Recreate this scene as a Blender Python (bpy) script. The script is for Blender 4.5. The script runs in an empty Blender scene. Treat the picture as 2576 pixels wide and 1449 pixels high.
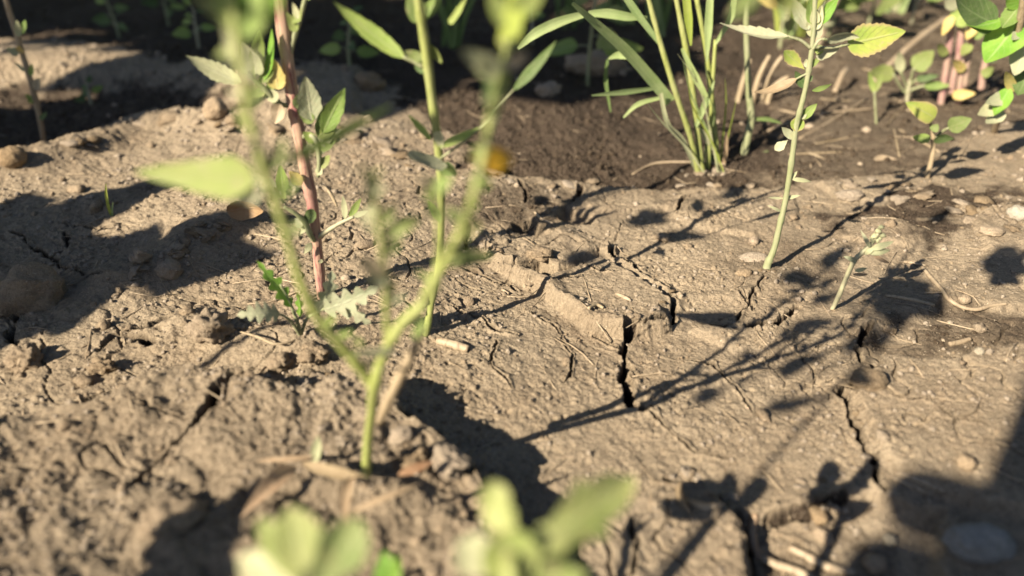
import bpy, bmesh, math, random
import numpy as np
from math import radians, sin, cos, pi
from mathutils import Vector, Matrix
random.seed(7)
rng = np.random.default_rng(11)
SC = bpy.context.scene
COL = SC.collection

# ------------------------------------------------------------------ camera, sky, sun, exposure
CAM_H, PITCH = 0.130, radians(30.0)
FPX, PW, PH = 1983.0, 2576.0, 1449.0          # focal length and picture size in picture units
cd = bpy.data.cameras.new('camera'); cam = bpy.data.objects.new('camera', cd); COL.objects.link(cam)
cam.location = (0, 0, CAM_H); cam.rotation_euler = (pi/2 - PITCH, 0, 0)
cd.sensor_width = 36.0; cd.lens = 36.0*FPX/PW
cd.clip_start = 0.004; cd.clip_end = 500.0
cd.dof.use_dof = True; cd.dof.focus_distance = 0.262; cd.dof.aperture_fstop = 7.8
SC.camera = cam

SUN_AZ, SUN_EL = radians(46.0), radians(31.0)   # shadows fall 46 degrees right of straight ahead
SUNV = Vector((-sin(SUN_AZ)*cos(SUN_EL), -cos(SUN_AZ)*cos(SUN_EL), sin(SUN_EL)))
w = bpy.data.worlds.new('World'); SC.world = w; w.use_nodes = True
nt = w.node_tree; bg = nt.nodes['Background']
sky = nt.nodes.new('ShaderNodeTexSky'); sky.sky_type = 'NISHITA'; sky.sun_disc = False; sky.air_density = 0.6; sky.dust_density = 0.4
sky.sun_elevation = SUN_EL; sky.sun_rotation = math.atan2(SUNV.x, SUNV.y)
nt.links.new(sky.outputs[0], bg.inputs[0]); bg.inputs[1].default_value = 0.05
sl = bpy.data.lights.new('sun', 'SUN'); sl.energy = 5.0; sl.angle = radians(0.53); sl.color = (1.0, 0.885, 0.69)
so = bpy.data.objects.new('sun', sl); COL.objects.link(so); so.location = SUNV*5
so.rotation_euler = SUNV.to_track_quat('Z', 'Y').to_euler()
SC.view_settings.view_transform = 'Standard'; SC.view_settings.look = 'None'
SC.view_settings.exposure = 1.66; SC.view_settings.gamma = 1.0
SC.render.engine = 'CYCLES'
SC.cycles.use_denoising = True
SC.cycles.max_bounces = 6; SC.cycles.transparent_max_bounces = 4

# ------------------------------------------------------------------ picture <-> place
CF = np.array([0, cos(PITCH), -sin(PITCH)]); CU = np.array([0, sin(PITCH), cos(PITCH)])
def ray(px, py):
    return CF + np.array([1., 0, 0])*((px-PW/2)/FPX) - CU*((py-PH/2)/FPX)
def at(px, py, Y):
    d = ray(px, py); return Vector(np.array([0, 0, CAM_H]) + d*(Y/d[1]))
def gz(px, py, z=0.0):
    d = ray(px, py); p = np.array([0, 0, CAM_H]) + d*((CAM_H-z)/-d[2]); return p
def pxsize(p):                                    # metres per picture unit at point p
    return float(np.dot(np.array(p)-np.array([0, 0, CAM_H]), CF))/FPX

# ------------------------------------------------------------------ noise
PERM = rng.permutation(4096); ANG = rng.random(4096)*2*pi
GX, GY = np.cos(ANG), np.sin(ANG)
def noise(x, y, seed=0):
    xi = np.floor(x).astype(np.int64); yi = np.floor(y).astype(np.int64)
    fx = x-xi; fy = y-yi
    u = fx*fx*fx*(fx*(fx*6-15)+10); v = fy*fy*fy*(fy*(fy*6-15)+10)
    def g(ix, iy, dx, dy):
        k = PERM[(PERM[(ix+seed*37) & 4095] + iy) & 4095]; return GX[k]*dx+GY[k]*dy
    a = g(xi, yi, fx, fy); b = g(xi+1, yi, fx-1, fy); c = g(xi, yi+1, fx, fy-1); d = g(xi+1, yi+1, fx-1, fy-1)
    return ((a+(b-a)*u) + ((c+(d-c)*u)-(a+(b-a)*u))*v)*1.5
def fbm(x, y, f, octv, seed=0, gain=.5):
    s = 0; a = 1.0
    for i in range(octv):
        s = s + a*noise(x*f+i*17.3, y*f+i*9.1, seed+i); f *= 2.03; a *= gain
    return s
def worley(x, y, f, seed=0):                      # distance to nearest feature point, in cells
    X = x*f; Y = y*f; xi = np.floor(X).astype(np.int64); yi = np.floor(Y).astype(np.int64)
    best = np.full(X.shape, 9.); val = np.zeros(X.shape)
    for ox in (-1, 0, 1):
        for oy in (-1, 0, 1):
            k = PERM[(PERM[(xi+ox+seed*53) & 4095] + yi+oy) & 4095]
            px = xi+ox+(k % 61)/61.; py = yi+oy+(k % 67)/67.
            d = (px-X)**2+(py-Y)**2; m = d < best
            best = np.where(m, d, best); val = np.where(m, (k % 97)/97., val)
    return np.sqrt(best), val
def sstep(a, b, x):
    t = np.clip((x-a)/(b-a), 0, 1); return t*t*(3-2*t)
def segdist(x, y, pts, closed=False):
    best = np.full(x.shape, 1e9); n = len(pts)
    for i in range(n if closed else n-1):
        ax, ay = pts[i]; bx, by = pts[(i+1) % n]
        dx, dy = bx-ax, by-ay; L = dx*dx+dy*dy+1e-12
        t = np.clip(((x-ax)*dx+(y-ay)*dy)/L, 0, 1)
        d = (x-ax-t*dx)**2+(y-ay-t*dy)**2
        best = np.minimum(best, d)
    return np.sqrt(best)
def inpoly(x, y, pts):
    ins = np.zeros(x.shape, bool); n = len(pts)
    for i in range(n):
        ax, ay = pts[i]; bx, by = pts[(i+1) % n]
        if ay == by: continue
        c = ((ay > y) != (by > y)) & (x < (bx-ax)*(y-ay)/(by-ay)+ax); ins ^= c
    return ins
def pmask(x, y, pts, soft):                       # 1 inside a polygon, soft edge in metres
    x0 = min(p[0] for p in pts)-soft*3; x1 = max(p[0] for p in pts)+soft*3
    y0 = min(p[1] for p in pts)-soft*3; y1 = max(p[1] for p in pts)+soft*3
    out = np.zeros(x.shape); s = (x > x0) & (x < x1) & (y > y0) & (y < y1)
    if not s.any(): return out
    xs, ys = x[s], y[s]; d = segdist(xs, ys, pts, True); d = np.where(inpoly(xs, ys, pts), d, -d)
    out[s] = sstep(-soft, soft, d); return out
def G2(pl, z=0.0):
    return [tuple(gz(a, b, z)[:2]) for a, b in pl]
def R4(l): return [(a/3, 483+b/3) for a, b in l]
def R5(l): return [(858.6+a/3, 483+b/3) for a, b in l]
def R6(l): return [(1717+a/3, 483+b/3) for a, b in l]
def R7(l): return [(a/3, 966+b/3) for a, b in l]
def R8(l): return [(858.6+a/3, 966+b/3) for a, b in l]
def R9(l): return [(1717+a/3, 966+b/3) for a, b in l]

# ------------------------------------------------------------------ the lie of the land
SLAB = R5([(1120,455),(1240,488),(1350,550),(1540,640),(1600,680),(1740,790),(1860,890),(2000,905),(2140,925),(2175,945),(2300,925),(2430,900),(2500,860),(2460,790),(2430,760),(2500,715),(2440,680),(2340,610),(2240,550),(2060,440),(1960,400),(1800,440),(1640,510),(1540,560),(1340,500)])
UPPER = R5([(955,240),(1030,280),(1060,360),(1140,430),(1240,470),(1350,480),(1500,430),(1640,470),(1800,400),(1960,350),(2040,390),(2100,330),(1900,260),(1700,180),(1500,290),(1300,300)])
LEFTP = [(490,930),(560,950),(640,968),(760,985),(860,955),(925,955),(975,985),(1030,1030),(1075,1062),(1150,1118),(1195,1140),(1225,1172),(1270,1230),(1330,1330),(1400,1600),(1450,3600),(-3600,3600),(-1500,1600),(-700,1150),(60,1040),(250,1010),(400,950)]
FRONTR = [(1560,1215),(1700,1165),(1800,1190),(1870,1240),(1885,1290),(1890,1340),(1895,1600),(1895,3600),(1452,3600),(1400,1600),(1400,1300)]
POLYS = [  # outline, plane it was read at, height, edge softness
    (G2(SLAB, .004), .0046, .0012),
    (G2(UPPER, .003), .0032, .0014),
    (G2(LEFTP, .009), .0135, .0022),
    (G2(FRONTR, .004), .0050, .0015),
    (G2(R6([(1470,1225),(1540,1180),(1700,1172),(1900,1212),(2000,1232),(2140,1205),(2165,1150),(2340,1150),(2800,1120),(3400,1200),(3400,2600),(1900,2150),(1700,2050),(1560,1950),(1480,1800),(1390,1600),(1310,1480),(1380,1330)]), .001), .0035, .0012),
    (G2(R9([(470,800),(620,850),(860,800),(1080,800),(1250,690),(1500,700),(1800,830),(2000,850),(2000,1500),(560,1500),(520,1000)])), -.0045, .0012),
    (G2([(2150,878),(2250,785),(2400,742),(2600,760),(2700,850),(2430,872),(2360,895),(2250,880),(2210,895)]), -.003, .0030),
    (G2([(0,405),(100,380),(215,345),(320,295),(470,285),(600,312),(690,300),(640,255),(520,215),(380,185),(200,185),(0,165),(-500,190),(-500,430)]), -.012, .022),
    (G2([(900,300),(1150,330),(1240,400),(1290,445),(1500,440),(1900,455),(2060,440),(2300,420),(2480,330),(2900,200),(2900,-60),(900,-60)]), -.006, .004),
    (G2(R5([(1300,245),(1340,195),(1420,180),(1540,210),(1570,235),(1480,275),(1400,255)])), -.006, .0018),
    (G2(R5([(1630,140),(1690,70),(1760,75),(1900,125),(1890,180),(1760,190)])), -.005, .0018),
    (G2(R5([(1240,490),(1330,495),(1500,440),(1600,490),(1560,545),(1400,520)]), .002), -.0075, .0014),
    (G2([(2060,455),(2250,440),(2330,450),(2420,480),(2300,500),(2130,500)]), .0016, .001),
]
for pl in ([(2090,545),(2180,530),(2260,560),(2350,590),(2280,615),(2170,600),(2100,590)], [(2440,560),(2600,520),(2700,600),(2600,660),(2480,640)],
           [(1440,455),(1700,460),(1730,490),(1640,520),(1480,510)], [(1740,480),(1900,455),(2000,480),(2010,540),(1900,590),(1740,560),(1690,530)],
           [(2350,520),(2576,470),(2650,520),(2480,560)], [(1740,800),(1860,770),(2000,810),(2010,850),(1860,850)]):
    POLYS.append((G2(pl), .0016, .0012))
CRACKS = [  # outline, width, depth
    ([(1930,690),(1880,730),(1860,790)], .0004, .0018),
    (R4([(570,605),(680,690),(840,720)]), .0005, .002),
    (R4([(100,300),(220,370),(280,410)]), .0005, .002),
    (R4([(0,70),(120,60),(200,40)]), .0005, .002),
    ([(1250,850),(1230,900),(1290,960)], .0004, .0018),
    ([(2250,1000),(2330,1010),(2400,1050),(2480,1060)], .0004, .002),
    ([(1330,760),(1400,800),(1440,860),(1430,940)], .0004, .002),
    ([(1720,870),(1790,880),(1850,930),(1900,1000)], .0004, .002),
    ([(1620,1005),(1700,1060),(1760,1100),(1850,1120)], .0005, .0025),
    (R5([(1600,690),(1700,640),(1790,620)]), .0004, .002),
    (R5([(1800,520),(1880,560),(1960,590),(2060,600)]), .0004, .002),
    (R5([(2170,960),(2180,1010),(2150,1070),(2130,1110),(2170,1180),(2170,1230),(2130,1300),(2150,1370),(2165,1440)])+[(1590,985),(1612,1003)], .0019, .012),
    (R5([(1930,1000),(2010,1045),(2080,1085),(2140,1100)]), .0007, .006),
    (R5([(900,545),(980,560),(1080,598),(1150,635),(1260,650),(1330,690)]), .0008, .004),
    (R5([(820,850),(930,900),(1060,915),(1130,960),(1200,995),(1320,1025)]), .0006, .003),
    (R5([(2175,955),(2300,975),(2420,925),(2500,870),(2480,790),(2440,750),(2510,720),(2450,675),(2350,615),(2250,555),(2190,510),(2060,440),(2065,380)]), .0011, .006),
    (R5([(955,240),(960,300),(950,380),(930,420)]), .0011, .005),
    (R5([(1730,40),(1760,10),(1790,0),(1820,-60)]), .0010, .004),
    (R6([(1440,930),(1410,1000),(1400,1070)]), .0012, .006),
    (R6([(1370,1120),(1400,1180),(1480,1215)]), .0013, .006),
    (R6([(1450,1215),(1430,1270),(1350,1330),(1200,1420)]), .0013, .006),
    (R9([(1190,-5),(1260,50),(1285,140),(1320,240),(1390,370),(1465,460),(1500,560),(1500,640),(1570,680)]), .0013, .008),
    (R9([(1240,680),(1100,770),(980,810),(840,800),(700,830)]), .0010, .003),
    (R9([(460,800),(530,930),(560,1080),(580,1200),(570,1300),(590,1450)]), .0012, .009),
    (R8([(470,240),(520,330),(540,450),(620,480),(760,540),(900,630),(970,720),(980,840)]), .0018, .011),
    (R4([(440,680),(405,750),(400,800),(340,840),(300,905)]), .0011, .006),
    (R4([(140,930),(110,1000),(65,1060),(70,1120),(180,1170)]), .0013, .006),
    (R4([(280,410),(370,450),(420,470),(440,530),(490,570),(570,605)]), .0010, .004),
    (R4([(470,250),(600,270),(720,290),(840,285)]), .0007, .003),
    (R4([(480,300),(490,370),(510,410)]), .0005, .002),
    (R4([(720,1205),(790,1150),(880,1080),(960,1070),(1050,1090),(1180,1140)]), .0013, .006),
    (R4([(1000,1030),(1120,1020),(1260,985)]), .0010, .004),
    (R7([(1050,960),(1150,880),(1250,800),(1330,700),(1440,630),(1540,560),(1620,470),(1700,350),(1760,290),(1840,220)]), .0012, .006),
    (R7([(620,80),(700,40),(780,20)]), .0012, .004),
    ([(762,985),(760,1010),(765,1035)], .0008, .004),
    ([(490,935),(560,957),(640,976),(720,985),(800,985)], .0024, .007),
    ([(1310,462),(1330,490),(1320,510)], .0008, .003),
    (R6([(500,970),(570,955),(640,925),(720,905),(820,870),(880,820)]), .0012, .004),
    (R6([(410,700),(420,740),(470,780),(510,830)]), .0005, .002),
    (R6([(220,930),(320,970),(370,960)]), .0007, .003),
    ([(1700,520),(1725,485),(1760,470)], .0010, .004),
    ([(1680,1165),(1720,1190),(1760,1200)], .0010, .003),
    ([(1600,1300),(1605,1360),(1590,1420)], .0005, .002),
]
RIDGES = [  # line, half width, height
    ([(-300,430),(0,412),(120,385),(230,345),(330,300),(470,290),(610,318),(760,310)], .014, .010),
    ([(300,690),(420,660),(500,600),(580,560),(640,520)], .012, .006),
    ([(130,500),(330,520),(500,500)], .015, .003),
    ([(1380,555),(1440,580),(1490,610)], .003, .0015),
    ([(480,800),(560,820),(650,850),(780,850)], .010, .004),
    (R5([(1150,470),(1245,496),(1355,558),(1545,648),(1605,688),(1745,796),(1870,896),(2000,915),(2130,930)]), .0026, .0016),
    ([(1928,676),(1934,672)], .007, .0016), ([(1750,434),(1800,432)], .010, .003), ([(805,748),(812,748)], .009, .0025), ([(750,848),(764,846)], .006, .002),
    (R5([(2080,420),(2250,535),(2440,655),(2520,720)]), .0028, .0022),
    (R6([(0,700),(250,700),(400,690),(520,660)]), .002, .0012),
]
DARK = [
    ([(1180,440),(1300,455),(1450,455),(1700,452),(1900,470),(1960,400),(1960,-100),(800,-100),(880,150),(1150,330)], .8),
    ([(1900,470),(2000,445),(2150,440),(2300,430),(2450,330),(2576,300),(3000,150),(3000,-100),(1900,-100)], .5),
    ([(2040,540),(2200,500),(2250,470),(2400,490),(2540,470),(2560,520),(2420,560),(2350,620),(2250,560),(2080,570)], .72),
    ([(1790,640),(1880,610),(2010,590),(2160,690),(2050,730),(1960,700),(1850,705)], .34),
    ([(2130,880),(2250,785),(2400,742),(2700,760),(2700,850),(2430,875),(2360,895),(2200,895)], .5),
    ([(1110,500),(1180,475),(1310,465),(1440,480),(1445,515),(1400,545),(1290,570),(1180,565)], .5),
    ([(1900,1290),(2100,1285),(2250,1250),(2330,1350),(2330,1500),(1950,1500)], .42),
    ([(-400,430),(0,400),(210,345),(320,295),(480,290),(620,320),(700,300),(640,245),(500,215),(380,185),(200,185),(-400,170)], .62),
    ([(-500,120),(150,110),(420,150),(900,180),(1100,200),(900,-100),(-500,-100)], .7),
    ([(1000,450),(1150,470),(1200,540),(1130,560),(900,480)], .3),
]
CR = [(G2(c, 0.0), wd, dp) for c, wd, dp in CRACKS]
RG = [(G2(c, .002), wd, hh) for c, wd, hh in RIDGES]
DK = [(G2(c), v) for c, v in DARK]
LEFT2 = G2(LEFTP, .009)
def land(x, y, full=True):
    shp = x.shape; x = x.ravel().astype(float); y = y.ravel().astype(float)
    near = (np.abs(x) < 1.0) & (y > -.1) & (y < 1.6)
    h = .010*noise(x*3.1, y*3.1, 3) + .0035*noise(x*14, y*14, 5)
    soil = np.full(x.shape, .15); 
    big = np.clip((np.hypot(x, y)-1.0)/4, 0, 1); h = h + big*.05*noise(x*.6, y*.6, 9)
    xs, ys = x[near], y[near]
    wx = .0016*fbm(xs, ys, 70, 4, 21, .52); wy = .0016*fbm(xs, ys, 70, 4, 31, .52)
    X = xs+wx; Y = ys+wy; hn = np.zeros(xs.shape); sn = soil[near].copy()
    slopen = fbm(xs, ys, 240, 3, 131, .6)
    for pts, z, soft in POLYS:
        m_ = pmask(xs+.45*wx, ys+.45*wy, pts, max(soft, .0015)); hn += z*m_+min(abs(z), .006)*1.1*m_*(1-m_)*slopen
    for pts, wd, hh in RG:
        d = segdist(X, Y, pts); hn += hh*np.exp(-(d/wd)**2)
    n20 = noise(xs*45, ys*45, 51)
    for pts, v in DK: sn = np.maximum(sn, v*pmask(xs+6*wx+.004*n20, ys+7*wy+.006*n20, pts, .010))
    lm = pmask(xs, ys, LEFT2, .012)
    lf = sstep(.02, -.10, xs)                      # rougher towards the left
    fl = sstep(.16, .10, ys)
    sn = np.maximum(sn, .24*lm); rough = .30+.36*lm+.14*lf*(1-lm)+.9*np.clip(sn-.3, 0, 1)
    rough = np.where(xs > .06, rough*.75, rough)
    lat = .0013*fbm(xs, ys, 110, 6, 41, .66)
    hn += rough*lat
    wd_, wv = worley(xs+wx*.7, ys+wy*.7, 210, 2)
    hn += rough*(.0013*wv*sstep(.62, .12, wd_)*(wv > .6))
    wd2, wv2 = worley(xs, ys, 520, 4)
    hn += (.04+rough)*(.0008*wv2*sstep(.6, .1, wd2)*(wv2 > .45))
    pat = (.25+.65*sstep(-.3, .4, noise(xs*22, ys*22, 111)))*(1-.45*lm)*np.where(xs > .10, .55, 1.0); hn += (.0022*lm+.0008)*fbm(xs, ys, 34, 3, 141)
    hn += pat*.00030*fbm(xs, ys, 700, 3, 101, .7)
    wd3, wv3 = worley(xs+wx*.3, ys+wy*.3, 380, 6); hn -= pat*.0011*sstep(.42, .1, wd3)*(wv3 > .80)     # little pits
    wd4, wv4 = worley(xs, ys, 300, 8); hn += pat*.0010*sstep(.36, .16, wd4)*(wv4 > .84)                  # grains stuck in the crust
    hn += np.clip(sn-.3, 0, 1)*(.005*fbm(xs, ys, 22, 3, 121, .5))
    rdg = np.abs(fbm(xs, ys, 26, 3, 61)); msk = sstep(-.05, .25, noise(xs*9, ys*9, 71))
    hn -= .0016*sstep(.026, .005, rdg)*msk
    for pts, cw, dp in CR:
        bx0 = min(p[0] for p in pts)-.02; bx1 = max(p[0] for p in pts)+.02; by0 = min(p[1] for p in pts)-.02; by1 = max(p[1] for p in pts)+.02
        s = (xs > bx0) & (xs < bx1) & (ys > by0) & (ys < by1)
        if not s.any(): continue
        d = segdist(X[s], Y[s], pts)
        n = .75+.8*noise(xs[s]*160, ys[s]*160, 81)
        ww = 1.22*cw*np.clip(n+.25*noise(xs[s]*600, ys[s]*600, 83), .3, 1.7)
        hn[s] -= dp*sstep(ww, ww*.35, d)*np.clip(n+.3, .3, 1)
        hn[s] += .0006*np.exp(-((d-ww*1.3)/(ww*1.0))**2)
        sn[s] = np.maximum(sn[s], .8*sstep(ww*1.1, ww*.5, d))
    h[near] += hn; soil[near] = sn
    return h.reshape(shp), soil.reshape(shp)
def Hz(x, y):
    return float(land(np.array([x]), np.array([y]))[0][0])
def gr(px, py):                                   # ground point seen at a picture position
    z = 0.0
    for _ in range(7):
        p = gz(px, py, z); z = .5*z+.5*Hz(p[0], p[1])
    p = gz(px, py, z); return Vector((p[0], p[1], Hz(p[0], p[1])))

# ------------------------------------------------------------------ materials
MAT = {}
def newmat(name):
    m = bpy.data.materials.new(name); m.use_nodes = True; n = m.node_tree
    for k in list(n.nodes): n.nodes.remove(k)
    out = n.nodes.new('ShaderNodeOutputMaterial'); MAT[name] = m
    return m, n, out
def N(n, t, **kw):
    k = n.nodes.new(t)
    for a, b in kw.items():
        if a.startswith('i_'):
            key = a[2:]; key = int(key) if key.isdigit() else key
            k.inputs[key].default_value = b
        else: setattr(k, a, b)
    return k
def mixc(n, fac, a, b, mode='MIX'):
    k = n.nodes.new('ShaderNodeMix'); k.data_type = 'RGBA'; k.blend_type = mode
    for sock, v in ((0, fac), (6, a), (7, b)):
        if isinstance(v, bpy.types.NodeSocket): n.links.new(v, k.inputs[sock])
        elif isinstance(v, (int, float)): k.inputs[sock].default_value = v
        else: k.inputs[sock].default_value = (*v, 1)
    return k.outputs[2]
def tex(n, scale, detail=4, rough=.6, coord='Object', vec=None):
    if vec is None:
        tc = n.nodes.new('ShaderNodeTexCoord'); vec = tc.outputs[coord]
    k = N(n, 'ShaderNodeTexNoise'); k.inputs['Scale'].default_value = scale; k.inputs['Detail'].default_value = detail
    k.inputs['Roughness'].default_value = rough; n.links.new(vec, k.inputs['Vector']); return k.outputs['Fac']
def ramp(n, s, a, b):
    k = N(n, 'ShaderNodeMapRange'); k.inputs[1].default_value = a; k.inputs[2].default_value = b
    n.links.new(s, k.inputs[0]); return k.outputs[0]
def soilmat(name, crust, dark, attr=True, pos='Object'):
    m, n, out = newmat(name)
    p = N(n, 'ShaderNodeBsdfPrincipled'); p.inputs['Roughness'].default_value = .95; p.inputs['Specular IOR Level'].default_value = .12
    big = tex(n, 28, 4, .6, pos); mid = tex(n, 160, 5, .65, pos); fine = tex(n, 900, 5, .7, pos); gr_ = tex(n, 2600, 2, .5, pos)
    c = mixc(n, ramp(n, big, .44, .68), crust, tuple(x*y for x, y in zip(crust, (.76, .72, .69))))
    c = mixc(n, ramp(n, mid, .35, .75), c, tuple(x*y for x, y in zip(crust, (1.12, 1.12, 1.10))))
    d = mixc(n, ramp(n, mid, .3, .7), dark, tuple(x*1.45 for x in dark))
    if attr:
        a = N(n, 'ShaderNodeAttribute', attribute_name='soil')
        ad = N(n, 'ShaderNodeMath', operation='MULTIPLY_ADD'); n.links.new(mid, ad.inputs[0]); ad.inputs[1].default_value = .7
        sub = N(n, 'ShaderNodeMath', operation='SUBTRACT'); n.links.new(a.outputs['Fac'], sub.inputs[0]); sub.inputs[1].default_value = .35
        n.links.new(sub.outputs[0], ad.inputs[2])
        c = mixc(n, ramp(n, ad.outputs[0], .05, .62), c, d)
    if not attr:
        oi = N(n, 'ShaderNodeObjectInfo'); hs = N(n, 'ShaderNodeHueSaturation'); n.links.new(c, hs.inputs['Color']); mr = N(n, 'ShaderNodeMapRange'); n.links.new(oi.outputs['Random'], mr.inputs[0]); mr.inputs[3].default_value = .68; mr.inputs[4].default_value = 1.12
        n.links.new(mr.outputs[0], hs.inputs['Value']); ms_ = N(n, 'ShaderNodeMapRange'); n.links.new(oi.outputs['Random'], ms_.inputs[0]); ms_.inputs[3].default_value = 1.15; ms_.inputs[4].default_value = .7; n.links.new(ms_.outputs[0], hs.inputs['Saturation']); c = hs.outputs[0]
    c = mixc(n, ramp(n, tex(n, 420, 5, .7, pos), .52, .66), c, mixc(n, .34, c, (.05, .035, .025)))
    c = mixc(n, ramp(n, fine, .3, .7), mixc(n, .34, c, (0, 0, 0)), c)  # pit shade put into the colour: low spots of the bump go darker
    sp = N(n, 'ShaderNodeMath', operation='GREATER_THAN'); n.links.new(gr_, sp.inputs[0]); sp.inputs[1].default_value = .70
    c = mixc(n, sp.outputs[0], c, (.55, .47, .36))
    n.links.new(c, p.inputs['Base Color'])
    b = N(n, 'ShaderNodeBump'); b.inputs['Strength'].default_value = 1.0; b.inputs['Distance'].default_value = .0011
    n.links.new(fine, b.inputs['Height'])
    b2 = N(n, 'ShaderNodeBump'); b2.inputs['Strength'].default_value = .8; b2.inputs['Distance'].default_value = .0004
    n.links.new(gr_, b2.inputs['Height']); n.links.new(b.outputs[0], b2.inputs['Normal'])
    n.links.new(b2.outputs[0], p.inputs['Normal']); n.links.new(p.outputs[0], out.inputs[0]); return m
CRUST = (.352, .280, .200); DSOIL = (.055, .040, .029)
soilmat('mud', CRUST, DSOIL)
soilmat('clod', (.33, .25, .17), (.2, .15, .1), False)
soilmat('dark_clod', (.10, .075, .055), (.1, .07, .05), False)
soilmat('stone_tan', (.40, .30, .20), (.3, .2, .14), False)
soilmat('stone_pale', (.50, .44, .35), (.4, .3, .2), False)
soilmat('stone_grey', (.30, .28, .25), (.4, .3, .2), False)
LS = {'leaf_lime': .42, 'leaf_green': .95, 'leaf_bright': .95, 'leaf_mottled': .75, 'leaf_pale': .80, 'leaf_dusty': .90, 'grass': .95, 'grass_lime': .75, 'leaf_yellow': .75, 'leaf_tan': .7, 'leaf_dry': .75}
def leafmat(name, col, col2, vein, transl=.3, dust=.25, rough=.6, spots=None, sc=1.0, edge=None):
    m, n, out = newmat(name); k_ = LS.get(name, 1.0); col, col2, vein = [tuple(q*k_ for q in c_) for c_ in (col, col2, vein)]
    if spots: spots = tuple(q*k_ for q in spots)
    if edge: edge = tuple(q*k_ for q in edge)
    uv = N(n, 'ShaderNodeTexCoord'); sep = N(n, 'ShaderNodeSeparateXYZ'); n.links.new(uv.outputs['UV'], sep.inputs[0])
    oi = N(n, 'ShaderNodeObjectInfo')
    big = tex(n, 120*sc, 4, .6); fine = tex(n, 700*sc, 4, .65)
    c = mixc(n, ramp(n, big, .35, .68), col, col2)
    hsv = N(n, 'ShaderNodeHueSaturation'); n.links.new(c, hsv.inputs['Color'])
    mr = N(n, 'ShaderNodeMapRange'); n.links.new(oi.outputs['Random'], mr.inputs[0]); mr.inputs[3].default_value = .8; mr.inputs[4].default_value = 1.15
    n.links.new(mr.outputs[0], hsv.inputs['Value']); mr2 = N(n, 'ShaderNodeMapRange'); n.links.new(oi.outputs['Random'], mr2.inputs[0]); mr2.inputs[3].default_value = .515; mr2.inputs[4].default_value = .488
    n.links.new(mr2.outputs[0], hsv.inputs['Hue']); c = hsv.outputs[0]
    # veins: midrib at u=.5 and oblique side veins
    au = N(n, 'ShaderNodeMath', operation='SUBTRACT'); n.links.new(sep.outputs[0], au.inputs[0]); au.inputs[1].default_value = .5
    ab = N(n, 'ShaderNodeMath', operation='ABSOLUTE'); n.links.new(au.outputs[0], ab.inputs[0])
    mid = N(n, 'ShaderNodeMapRange'); n.links.new(ab.outputs[0], mid.inputs[0]); mid.inputs[1].default_value = .018; mid.inputs[2].default_value = .05; mid.inputs[3].default_value = 1; mid.inputs[4].default_value = 0
    sv = N(n, 'ShaderNodeMath', operation='MULTIPLY_ADD'); n.links.new(ab.outputs[0], sv.inputs[0]); sv.inputs[1].default_value = -.7; n.links.new(sep.outputs[1], sv.inputs[2])
    sv2 = N(n, 'ShaderNodeMath', operation='MULTIPLY'); n.links.new(sv.outputs[0], sv2.inputs[0]); sv2.inputs[1].default_value = 7.0
    fr = N(n, 'ShaderNodeMath', operation='FRACT'); n.links.new(sv2.outputs[0], fr.inputs[0])
    sd = N(n, 'ShaderNodeMapRange'); n.links.new(fr.outputs[0], sd.inputs[0]); sd.inputs[1].default_value = .04; sd.inputs[2].default_value = .14; sd.inputs[3].default_value = .6; sd.inputs[4].default_value = 0
    mx = N(n, 'ShaderNodeMath', operation='MAXIMUM'); n.links.new(mid.outputs[0], mx.inputs[0]); n.links.new(sd.outputs[0], mx.inputs[1])
    mv = N(n, 'ShaderNodeMath', operation='MULTIPLY'); n.links.new(mx.outputs[0], mv.inputs[0]); mv.inputs[1].default_value = .55
    c = mixc(n, mv.outputs[0], c, vein)
    if edge is not None:
        ed = N(n, 'ShaderNodeMapRange'); n.links.new(ab.outputs[0], ed.inputs[0]); ed.inputs[1].default_value = .36; ed.inputs[2].default_value = .5
        c = mixc(n, ed.outputs[0], c, edge)
    if spots is not None: c = mixc(n, ramp(n, tex(n, 330*sc, 3, .6), .60, .70), c, spots)
    if dust > 0:
        dm = N(n, 'ShaderNodeMath', operation='MULTIPLY'); n.links.new(ramp(n, fine, .30, .70), dm.inputs[0]); dm.inputs[1].default_value = dust
        c = mixc(n, dm.outputs[0], c, (.28, .24, .17))
    p = N(n, 'ShaderNodeBsdfPrincipled'); p.inputs['Roughness'].default_value = rough; p.inputs['Specular IOR Level'].default_value = .25
    n.links.new(c, p.inputs['Base Color'])
    b = N(n, 'ShaderNodeBump'); b.inputs['Strength'].default_value = .5; b.inputs['Distance'].default_value = .0004
    ad = N(n, 'ShaderNodeMath', operation='SUBTRACT'); n.links.new(fine, ad.inputs[0]); n.links.new(mx.outputs[0], ad.inputs[1]); n.links.new(ad.outputs[0], b.inputs['Height'])
    n.links.new(b.outputs[0], p.inputs['Normal'])
    t = N(n, 'ShaderNodeBsdfTranslucent'); tcol = mixc(n, .35, c, tuple(min(1, q*1.6) for q in col2)); n.links.new(tcol, t.inputs[0])
    ms = N(n, 'ShaderNodeMixShader'); ms.inputs[0].default_value = transl
    n.links.new(p.outputs[0], ms.inputs[1]); n.links.new(t.outputs[0], ms.inputs[2]); n.links.new(ms.outputs[0], out.inputs[0]); return m
leafmat('leaf_green', (.16, .25, .05), (.25, .33, .08), (.36, .42, .20), .34, .22)
leafmat('leaf_bright', (.13, .30, .03), (.26, .42, .06), (.36, .48, .18), .40, .10)
leafmat('leaf_lime', (.30, .42, .09), (.40, .48, .14), (.46, .50, .22), .24, .22, spots=(.46, .44, .20))
leafmat('leaf_olive', (.17, .22, .060), (.26, .28, .11), (.34, .36, .17), .26, .2, spots=(.34, .28, .12))
leafmat('leaf_dark', (.045, .085, .022), (.08, .13, .035), (.14, .19, .08), .22, .18)
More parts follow.
